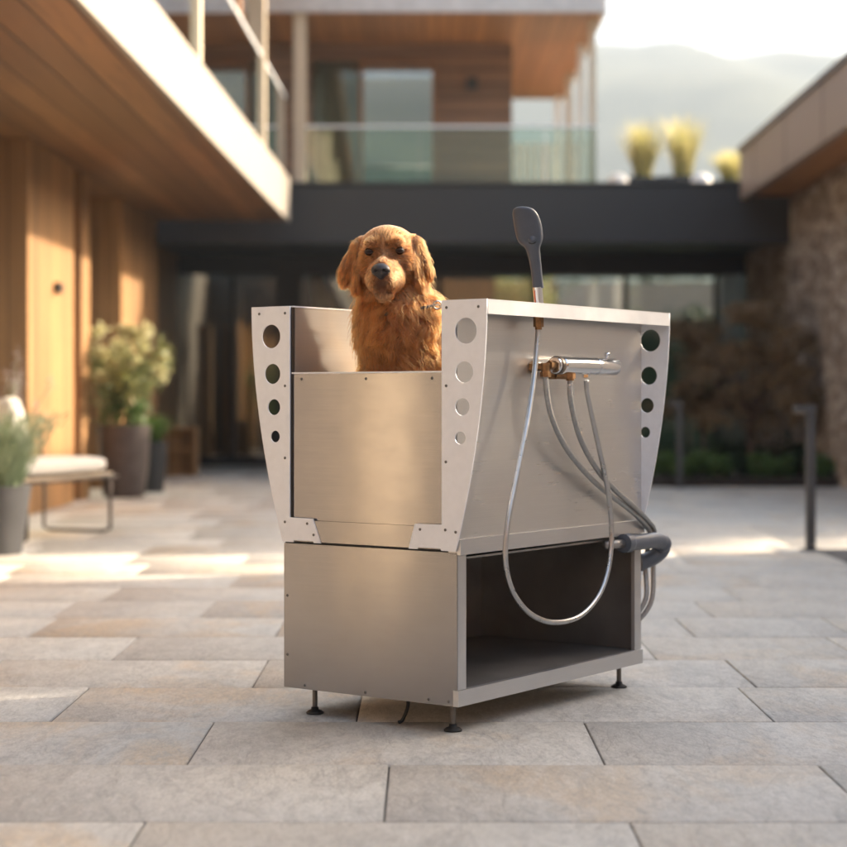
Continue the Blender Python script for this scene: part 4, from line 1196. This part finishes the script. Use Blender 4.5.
def dog_sdf(P):
    H = lambda u, v, w_: hp_(u, v, w_)
    d = sd_ell(P, H(0, -.035, .010), (.086, .098, .073), HR)
    d = smin(d, sd_ell(P, H(0, .025, .012), (.073, .062, .062), HR), .03)           # forehead
    for s in (-1, 1):
        d = smin(d, sd_ell(P, H(s * .055, .006, -.040), (.038, .056, .050), HR), .028)   # cheeks
        d = smin(d, sd_ell(P, H(s * .036, .072, .028), (.022, .020, .014), HR), .018)   # brows
    # muzzle
    d = smin(d, sd_cap(P, H(0, .050, -.034), H(0, .150, -.068), .040, .0315), .022)
    d = smin(d, sd_ell(P, H(0, .105, -.044), (.025, .068, .026), HR), .02)           # bridge
    for s in (-1, 1):
        d = smin(d, sd_ell(P, H(s * .0205, .126, -.096), (.0225, .043, .031), HR @ rotm('Y', s * 10)), .012)   # flews
        d = smin(d, sd_ell(P, H(s * .030, .080, -.082), (.027, .045, .036), HR), .02)
    jaw = sd_ell(P, H(0, .098, -.126), (.028, .055, .022), HR)
    d = smin(d, jaw, .010)
    d = smin(d, sd_ell(P, H(0, .04, -.085), (.045, .05, .035), HR), .03)
    # eye sockets, median furrow, philtrum, mouth line
    for s in (-1, 1):
        d = smax(d, -sd_ell(P, H(s * .0465, .101, .002), (.0155, .020, .0105), HR), .012)
        d = smax(d, -sd_ell(P, H(s * .024, .110, -.008), (.012, .03, .02), HR), .02)
    d = smax(d, -sd_cap(P, H(0, .112, .045), H(0, .098, .075), .006, .004), .016)
    d = smax(d, -sd_cap(P, H(0, .172, -.088), H(0, .163, -.124), .0035, .004), .006)
    for s in (-1, 1):
        d = smax(d, -sd_cap(P, H(s * .004, .164, -.120), H(s * .042, .122, -.128), .003, .0035), .005)
    # ears: thin pendant flaps folding at the top
    for s in (-1, 1):
        e = sd_ell(P, H(s * .098, .000, -.052), (.015, .040, .066), HR @ rotm('Y', -s * 4) @ rotm('Z', s * 25))
        e = smin(e, sd_ell(P, H(s * .078, -.012, .022), (.032, .034, .030), HR @ rotm('Y', s * 35)), .030)
        e = smin(e, sd_ell(P, H(s * .112, -.022, -.028), (.016, .034, .054), HR @ rotm('Y', -s * 18)), .014)
        d = smin(d, e, .010)
    # neck, ruff, chest
    d = smin(d, sd_ell(P, H(.122, -.030, -.040), (.028, .034, .058), HR @ rotm('Y', -22)), .012)
    n0 = H(0, -.055, -.05)
    b = sd_cap(P, n0, (-.078, 5.69, 1.19), .092, .118)
    b = smin(b, sd_ell(P, (-.002, 5.665, 1.20), (.065, .09, .085)), .03)
    b = smin(b, sd_cap(P, (-.078, 5.68, 1.20), (-.050, 5.70, 1.02), .112, .130), .04)
    b = smin(b, sd_ell(P, bp_(.02, 0, .94), (.135, .135, .17)), .05)
    for s in (-1, 1): b = smin(b, sd_ell(P, bp_(.05, s * .085, 1.02), (.075, .075, .12)), .05)   # shoulders
    d = smin(d, b, .03)
    # back, belly, haunches: sitting along the tub
    RB = np.stack([ldir, sdir, np.array([0, 0, 1])], 1)
    d = smin(d, sd_cap(P, bp_(.08, 0, .98), bp_(.42, 0, .80), .14, .145), .06)
    for s in (-1, 1):
        d = smin(d, sd_ell(P, bp_(.42, s * .095, .74), (.15, .085, .13), RB), .05)
        d = smin(d, sd_cap(P, bp_(.30, s * .13, .66), bp_(.20, s * .135, .632), .04, .028), .03)        # hind paws
        d = smin(d, sd_cap(P, bp_(.0, s * .075, .95), bp_(-.02, s * .078, .76), .055, .034), .04)      # forelegs
        d = smin(d, sd_cap(P, bp_(-.02, s * .078, .76), bp_(-.025, s * .078, .65), .034, .028), .015)
        d = smin(d, sd_ell(P, bp_(-.045, s * .078, .628), (.050, .034, .027), RB), .02)
    d = smin(d, sd_cap(P, bp_(.53, 0, .70), bp_(.62, .12, .635), .04, .022), .03)
    return d

nn = np.ceil((hi - lo) / hh_).astype(int)
gxs = [(lo[i] + hh_ * np.arange(nn[i])).astype(np.float32) for i in range(3)]
G3 = np.meshgrid(*gxs, indexing='ij')
Fd = dog_sdf(G3).astype(np.float32)
V, Q = surface_nets(Fd, lo, hh_)
DOG0 = np.array([BC[0], BC[1], .602])
def sample_grad(Pn, e=.004):
    g = []
    for i in range(3):
        o_ = np.zeros(3); o_[i] = e
        g.append(dog_sdf([(Pn[:, k] + o_[k]).astype(np.float32) for k in range(3)]) - dog_sdf([(Pn[:, k] - o_[k]).astype(np.float32) for k in range(3)]))
    g = np.stack(g, 1); return g / np.maximum(np.linalg.norm(g, axis=1), 1e-9)[:, None]
def headc(Pn): return (Pn - Hc) @ HR      # u, v, w

# skin colour per vertex: the same bands the coat has
def coat(Pn, N_=None):
    """base coat colour by place on the body (markings, with shade painted between ear and cheek)"""
    h = headc(Pn); u, v, w_ = h[:, 0], h[:, 1], h[:, 2]
    n = len(Pn); C = np.tile(np.array([.36, .115, .028]), (n, 1))
    def blend(m, c):
        m = np.clip(m, 0, 1)[:, None]; C[:] = C * (1 - m) + np.array(c) * m
    g = lambda a, b, c, ra, rb, rc: np.exp(-(((u - a) / ra) ** 2 + ((v - b) / rb) ** 2 + ((w_ - c) / rc) ** 2))
    body = (w_ < -.13) | (v < -.08)
    blend(np.where(body, .55, 0), (.31, .083, .014))
    for s in (-1, 1):
        blend(.6 * g(s * .040, .12, -.080, .020, .05, .030), (.44, .20, .07))      # pale muzzle sides
        blend(.35 * g(s * .040, .075, .030, .018, .03, .009), (.42, .19, .06))       # brow spots
        blend(.75 * g(s * .047, .085, .002, .022, .03, .014), (.09, .03, .012))   # dark eye rims
        blend(.55 * g(s * .028, .09, -.018, .014, .03, .02), (.27, .10, .03))
        blend(.75 * g(s * .115, .0, -.06, .05, .08, .075), (.24, .060, .010))
        blend(.7 * g(s * .083, .03, -.05, .010, .05, .06), (.10, .028, .006))      # ears, with painted shade where they meet the cheek
    blend(.55 * g(0, .06, .035, .018, .06, .05), (.30, .12, .04))                  # furrow
    blend(.6 * g(0, .10, -.01, .016, .05, .02), (.50, .26, .11))
    blend(1.0 * g(0, .175, -.102, .020, .03, .026), (.03, .022, .02))            # philtrum and lips
    for s in (-1, 1): blend(.9 * g(s * .026, .152, -.126, .018, .03, .007), (.05, .028, .02))
    blend(.8 * g(0, .14, -.142, .022, .05, .012), (.42, .24, .12))                  # chin
    return C

def attr_col(t, dark=1.0):
    a = t.n("ShaderNodeAttribute", attribute_name="coat"); return a
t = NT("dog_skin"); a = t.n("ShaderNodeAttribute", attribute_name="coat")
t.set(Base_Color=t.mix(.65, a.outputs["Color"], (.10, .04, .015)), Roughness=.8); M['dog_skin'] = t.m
DOG = empty('dog', DOG0, label="red golden retriever sitting in the tub looking over the end gate", cat="dog")
me = fast_mesh('body', V - DOG0, Q)
ca = me.attributes.new("coat", 'FLOAT_COLOR', 'POINT'); Cv = coat(V); ca.data.foreach_set("color", np.concatenate([Cv, np.ones((len(V), 1))], 1).astype(np.float32).ravel())
link('body', me, M['dog_skin'], DOG, smooth=True)

# nose pad
NP = hp_(0, .176, -.060)
def nose_sdf(P):
    d = sd_ell(P, NP, (.0285, .020, .0195), HR)
    d = smin(d, sd_ell(P, NP + HR @ np.array([0, -.008, .008]), (.022, .016, .012), HR), .008)
    d = smin(d, sd_ell(P, NP + HR @ np.array([0, -.004, -.016]), (.011, .012, .012), HR), .008)
    for s in (-1, 1):
        d = smax(d, -sd_ell(P, NP + HR @ np.array([s * .0125, .0165, -.002]), (.0052, .009, .0044), HR @ rotm('Y', s * 25)), .003)
        d = smax(d, -sd_cap(P, NP + HR @ np.array([s * .0165, .012, -.004]), NP + HR @ np.array([s * .025, .002, -.006]), .0022, .0018), .003)
    d = smax(d, -sd_cap(P, NP + HR @ np.array([0, .021, .004]), NP + HR @ np.array([0, .012, -.03]), .0011, .0014), .0025)
    return d
nl = NP - .036; n3 = 72; hn = .001
Gn = np.meshgrid(*[(nl[i] + hn * np.arange(n3)).astype(np.float32) for i in range(3)], indexing='ij')
Vn, Qn = surface_nets(nose_sdf(Gn), nl, hn)
t = NT("nose_leather"); vo = t.n("ShaderNodeTexVoronoi"); vo.inputs["Scale"].default_value = 700; t.l(t.obj(), vo.inputs["Vector"])
t.set(Base_Color=t.ramp(t.noise(60, 3), [(.35, (.022, .018, .018)), (.7, (.05, .04, .038))]), Roughness=.34); t.bump(vo.outputs["Distance"], .35, .0006)
M['nose'] = t.m
link('nose', fast_mesh('nose', Vn - DOG0, Qn), M['nose'], DOG, smooth=True)
# eyes
t = NT("brown_eye"); M['eye'] = t.m
ge = t.n("ShaderNodeTexCoord"); gr = t.n("ShaderNodeVectorMath", operation='LENGTH')
sx = t.n("ShaderNodeSeparateXYZ"); t.l(ge.outputs["Object"], sx.inputs[0])
rr_ = t.math('SQRT', t.math('ADD', t.math('POWER', sx.outputs[0], 2), t.math('POWER', sx.outputs[1], 2)))
t.set(Base_Color=t.ramp(t.math('DIVIDE', rr_, .013), [(.0, (.002, .002, .002)), (.33, (.003, .002, .002)), (.38, (.065, .022, .007)), (.66, (.05, .016, .005)), (.74, (.012, .008, .006)), (1, (.03, .02, .018))]), Roughness=.05, Specular_IOR_Level=.12, Coat_Roughness=.03)
M['lid'] = plain("eyelid_skin", (.03, .015, .010), .45, var=.2, scale=80)
camv = Vector((0, 0, EYE))
for s in (-1, 1):
    c = hp_(s * .0465, .0725, .0015)
    bm = BM(); bmesh.ops.create_uvsphere(bm, u_segments=28, v_segments=20, radius=.0128)
    e = obj('eye', bm, M['eye'], DOG, smooth=True)
    e.location = Vector(c - DOG0); e.rotation_euler = (camv - Vector(c)).to_track_quat('Z', 'Y').to_euler()
    # lids: almond ring of skin around the eye
    bm = BM(); rot = np.array(e.rotation_euler.to_matrix())
    for up_, (A_, Bq) in ((1, (.0120, .0026)), (-1, (.0120, .0042))):
        pts = []
        for k in range(15):
            th = PI * k / 14; x = A_ * math.cos(th); y = Bq * math.sin(th) * up_ - .0002
            zz = math.sqrt(max(.0134 ** 2 - x * x - y * y, 1e-7)); pts.append(Vector(rot @ np.array([x, y, zz])))
        tube(bm, pts, .0021, 8, rf=lambda i, f: .0040 * (1 - .5 * abs(2 * f - 1)) if up_ > 0 else .0026 * (1 - .4 * abs(2 * f - 1)))
    l_ = obj('eyelid', bm, M['lid'], e, smooth=True); l_.matrix_parent_inverse = Matrix.Identity(4)
    l_.rotation_euler = (0, 0, 0)
    bmi = e.rotation_euler.to_matrix().to_4x4().inverted(); l_.data.transform(bmi)

# ---------------------------------------------------------------- fur: strands grown along a flow over the whole coat
rg = np.random.default_rng(12)
tri = np.concatenate([Q[:, [0, 1, 2]], Q[:, [0, 2, 3]]])
P0, P1, P2 = V[tri[:, 0]], V[tri[:, 1]], V[tri[:, 2]]
ar = np.linalg.norm(np.cross(P1 - P0, P2 - P0), axis=1) / 2
cen = (P0 + P1 + P2) / 3
hc_ = headc(cen)
inhead = (hc_[:, 2] > -.16) & (hc_[:, 1] > -.10)
wgt = ar * np.where(inhead, 3.4, np.where(cen[:, 2] > .98, 1.7, .28))
NH = N_HAIR
pick = rg.choice(len(tri), NH, p=wgt / wgt.sum())
r1, r2 = rg.random(NH), rg.random(NH); q_ = np.sqrt(r1)
root = P0[pick] * (1 - q_)[:, None] + P1[pick] * (q_ * (1 - r2))[:, None] + P2[pick] * (q_ * r2)[:, None]
nor = sample_grad(root)
h = headc(root); u, v, w_ = h.T
isear = (np.abs(u) > .082) & (w_ < .075) & (w_ > -.125) & (v > -.075) & (v < .055)
face = (v > .0) & (w_ > -.145) & ~isear
skull = (w_ > -.03) & ~face & ~isear
ruff = ~(face | isear | skull)
# flow in world axes
def hdir(a): return a @ HR.T
n_ = NH
F_ = np.zeros((n_, 3))
# face: away from the nose, back over forehead, down and back on the cheeks
rel = np.stack([u, v - .17, w_ + .045], 1); rel /= np.linalg.norm(rel, axis=1)[:, None]
fd = hdir(np.stack([rel[:, 0] * 1.2, rel[:, 1] * 1.0 - .4, rel[:, 2] * .8 - np.where(np.abs(u) > .04, .25, 0) - np.where(w_ < -.06, .7, 0)], 1))
F_[face] = fd[face]
F_[skull] = hdir(np.stack([u * 5, -np.ones(n_), -.3 + 0 * u], 1))[skull]
F_[isear] = hdir(np.stack([np.sign(u) * .04, -.40 + 0 * u, -1 + 0 * u], 1))[isear]
cx = (root[:, 0] + .07)
# ruff and chest: down, parting outward from the middle with slow waves
wave = np.sin(root[:, 2] * 26 + root[:, 0] * 19) * .30 + np.sin(root[:, 2] * 55 + root[:, 0] * 43 + 1.3) * .18
bd = np.stack([cx * 2.4 + wave, .30 * np.ones(n_) * (nor[:, 1] > 0) - .10, -np.ones(n_)], 1)
F_[ruff] = bd[ruff]
low = ruff & (root[:, 2] < .95) & (root[:, 1] > 5.80)
F_[low] = (ldir[None] * .8 + np.array([0, 0, -.7]))[0]
# smooth random swirl shared by neighbours -> locks
def lock_noise(P, fr, seed):
    r_ = np.random.default_rng(seed); o_ = np.zeros((len(P), 3))
    for k in range(7):
        K_ = r_.normal(size=(3,)) * fr; o_ += np.sin(P @ K_ + r_.uniform(0, 6.28))[:, None] * r_.normal(size=3)[None]
    return o_ / 2.6
amp = np.where(face, .08, np.where(skull, .10, np.where(isear, .26, .50)))[:, None]
F_ += lock_noise(root, 60, 1) * amp + lock_noise(root, 130, 2) * amp * .6 + rg.normal(size=(n_, 3)) * amp * .28
F_ -= nor * (F_ * nor).sum(1)[:, None]
F_ /= np.maximum(np.linalg.norm(F_, axis=1), 1e-6)[:, None]
# length
muz = np.clip((v - .075) / .05, 0, 1)
L = np.where(face, .014 * (1 - muz) + .0085 * muz, np.where(skull, .017, np.where(isear, .016, .055)))
edge_ear = isear & ((w_ < -.03) | (v < -.025)); L = np.where(edge_ear, .024, L)
L = np.where(isear & (w_ > .03), .017, L)
thr = ruff & (w_ < -.10) & (root[:, 1] < 5.72); L = np.where(thr, .060, L)
L = np.where(ruff & (root[:, 2] < .75), .02, L)
L = np.where(face & (w_ < -.07) & (v < .06), .020, L)
L = np.where((np.abs(u) < .04) & (w_ < -.115) & (w_ > -.155) & (v > .03), .014, L)
L *= rg.uniform(.65, 1.15, n_)
# no hair on nose, eye openings, lips
kill = np.linalg.norm((root - NP) @ HR / np.array([.029, .026, .022]), axis=1) < 1.0
kill |= np.linalg.norm(root - np.array([-.005, 5.575, 1.215]), axis=1) < .016
for s in (-1, 1):
    ec = hp_(s * .0465, .085, .0015); dd = headc(root) - headc(ec[None]); kill |= ((dd[:, 0] / .0145) ** 2 + (dd[:, 2] / .0088) ** 2 < 1) & (v > .03)
kill |= ((u / .013) ** 2 + ((w_ + .100) / .024) ** 2 < 1) & (v > .14)
keep = ~kill
root, nor, F_, L, face, isear, skull, ruff, u, v, w_ = [x[keep] for x in (root, nor, F_, L, face, isear, skull, ruff, u, v, w_)]
n_ = len(root)
K_ = 7
lift = np.where(face, .24, np.where(skull, .20, np.where(isear, .20, .40)))
lift *= rg.uniform(.7, 1.4, n_)
fly = rg.random(n_) < .035; fly &= ~(face | skull); lift = np.where(fly, lift + .4, lift); L = np.where(fly, L * 1.2, L)
pts = np.zeros((n_, K_, 3)); pts[:, 0] = root + nor * .0006
dirv = F_ * np.cos(lift)[:, None] + nor * np.sin(lift)[:, None]
# clump targets: strands lean toward a shared strand nearby
cell = np.where(ruff, .017, np.where(isear, .014, .008))
key = np.floor(root / cell[:, None] + .5 * np.sin(root[:, [1, 2, 0]] * 90)).astype(np.int64)
kh = (key[:, 0] * 73856093) ^ (key[:, 1] * 19349663) ^ (key[:, 2] * 83492791) ^ (ruff.astype(np.int64) * 977)
_, inv = np.unique(kh, return_inverse=True)
cnt = np.bincount(inv)
mean = lambda X: np.stack([np.bincount(inv, X[:, i]) / cnt for i in range(3)], 1)[inv]
mr, md = mean(root), mean(dirv); md /= np.maximum(np.linalg.norm(md, axis=1), 1e-6)[:, None]
cl = np.where(ruff, .80, np.where(isear, .80, .35)) * rg.uniform(.5, 1.1, n_)
tone_l = rg.random(len(cnt))[inv]
seg = (L / (K_ - 1))[:, None]
cur = pts[:, 0].copy(); dcur = dirv.copy()
grav = np.array([0, 0, -1.0])
ph = rg.uniform(0, 6.28, len(cnt))[inv]; cr = np.cross(nor, F_)
for k in range(1, K_):
    f = k / (K_ - 1)
    tgt = mr + md * (L * f)[:, None]
    wv = np.sin(ph + f * 5.0)[:, None] * cr * np.where(ruff, .38, np.where(isear, .17, .03))[:, None]
    dn = dcur + (tgt - cur) / np.maximum(L, .004)[:, None] * (cl * f * .55)[:, None] + grav * np.where(ruff | isear, .10, .02)[:, None] + wv
    dn -= nor * (np.minimum((dn * nor).sum(1), -.05) + .05)[:, None]     # stay outside the skin
    dn += nor * (-.10 * f)
    dn /= np.linalg.norm(dn, axis=1)[:, None]
    cur = cur + dn * seg; dcur = dn; pts[:, k] = cur
# keep strands inside the tub walls and behind the gate
lc = (pts.reshape(-1, 3) - np.array(TUB0)) ; lxx = lc @ np.array([math.cos(TUBA), math.sin(TUBA), 0]); lyy = lc @ np.array([-math.sin(TUBA), math.cos(TUBA), 0])
bad = ((lyy > LY - .038) | (lyy < .032) | (lxx < .02)) & (pts.reshape(-1, 3)[:, 2] < ZT); bad = bad.reshape(n_, K_).any(1)
pts = pts[~bad]; root = root[~bad]; ruff = ruff[~bad]; isear = isear[~bad]; face = face[~bad]; tone_l = tone_l[~bad]; u, v, w_ = u[~bad], v[~bad], w_[~bad]; n_ = len(pts)
print("strands", n_)
C = coat(root)
tone = (.42 + .85 * tone_l) * rg.uniform(.82, 1.18, n_)
C = C * tone[:, None]
red = rg.random(n_)[:, None]; C = C * (1 - .25 * red) + C * np.array([1.08, .80, .62]) * .25 * red
hcv = bpy.data.hair_curves.new("coat")
hcv.add_curves([K_] * n_)
hcv.attributes["position"].data.foreach_set("vector", (pts - DOG0).astype(np.float32).ravel())
rad = hcv.attributes.get("radius") or hcv.attributes.new("radius", 'FLOAT', 'POINT')
rb = np.where(face, .00034, np.where(ruff, .00046, .00042))
prof = np.array([1, .98, .94, .86, .72, .50, .16])
rad.data.foreach_set("value", (rb[:, None] * prof[None]).astype(np.float32).ravel())
ca = hcv.attributes.new("coat", 'FLOAT_COLOR', 'POINT')
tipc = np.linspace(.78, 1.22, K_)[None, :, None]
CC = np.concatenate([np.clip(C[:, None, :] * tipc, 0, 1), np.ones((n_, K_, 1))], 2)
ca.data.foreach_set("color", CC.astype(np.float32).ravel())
m = bpy.data.materials.new("golden_hair"); m.use_nodes = True; nt = m.node_tree; nt.nodes.clear()
o_ = nt.nodes.new("ShaderNodeOutputMaterial"); hb = nt.nodes.new("ShaderNodeBsdfHairPrincipled"); a_ = nt.nodes.new("ShaderNodeAttribute"); a_.attribute_name = "coat"
hb.parametrization = 'COLOR'
nt.links.new(a_.outputs["Color"], hb.inputs["Color"]); hb.inputs["Roughness"].default_value = .38; hb.inputs["Radial Roughness"].default_value = .55
nt.links.new(hb.outputs[0], o_.inputs[0])
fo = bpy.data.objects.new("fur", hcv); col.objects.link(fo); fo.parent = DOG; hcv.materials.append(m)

# collar with tag, mostly buried in the ruff: laid on the skin just under the coat
CM = M['leather']
cz = Vector((-.070, 5.672, 1.232))
aa = np.linspace(0, 2 * PI, 61)[:-1]
dirs_ = np.stack([np.cos(aa), np.sin(aa), .16 * np.cos(aa) + .1 * np.sin(aa)], 1)
tt = np.linspace(.05, .22, 120)
ray = np.array(cz)[None, None] + dirs_[:, None] * tt[None, :, None]
sdv = dog_sdf([ray[..., i].astype(np.float32) for i in range(3)])
hit = tt[np.argmax(sdv > 0, axis=1)]
hit = (hit + np.roll(hit, 1) + np.roll(hit, -1)) / 3
KR = int(np.argmin([abs(cz[0] + dirs_[i, 0] * hit[i] - .022) + (0 if dirs_[i, 1] < 0 else 9) for i in range(60)]))
ring = [Vector(np.array(cz) + dirs_[i] * (hit[i] + (.005 if abs(i - KR) < 3 else -.005)) - DOG0) for i in range(60)]
bm = BM(); tube(bm, ring + [ring[0]], .0075, 10, cap=False)
collar = obj('collar', bm, CM, smooth=True, label="dark leather dog collar sunk in the retriever's ruff", cat="dog collar")
collar.location = Vector(DOG0)
k_ = KR
tc = ring[k_] + Vector(dirs_[k_]) * .022 + Vector((0, 0, .004))
bm = BM(); pts_ = [tc + Vector((math.cos(a) * .012, -.004 * math.sin(a), math.sin(a) * .012)) for a in np.linspace(0, 2 * PI, 20)]
tube(bm, pts_, .0028, 8, cap=False); obj('collar_ring', bm, M['chrome'], collar, smooth=True)
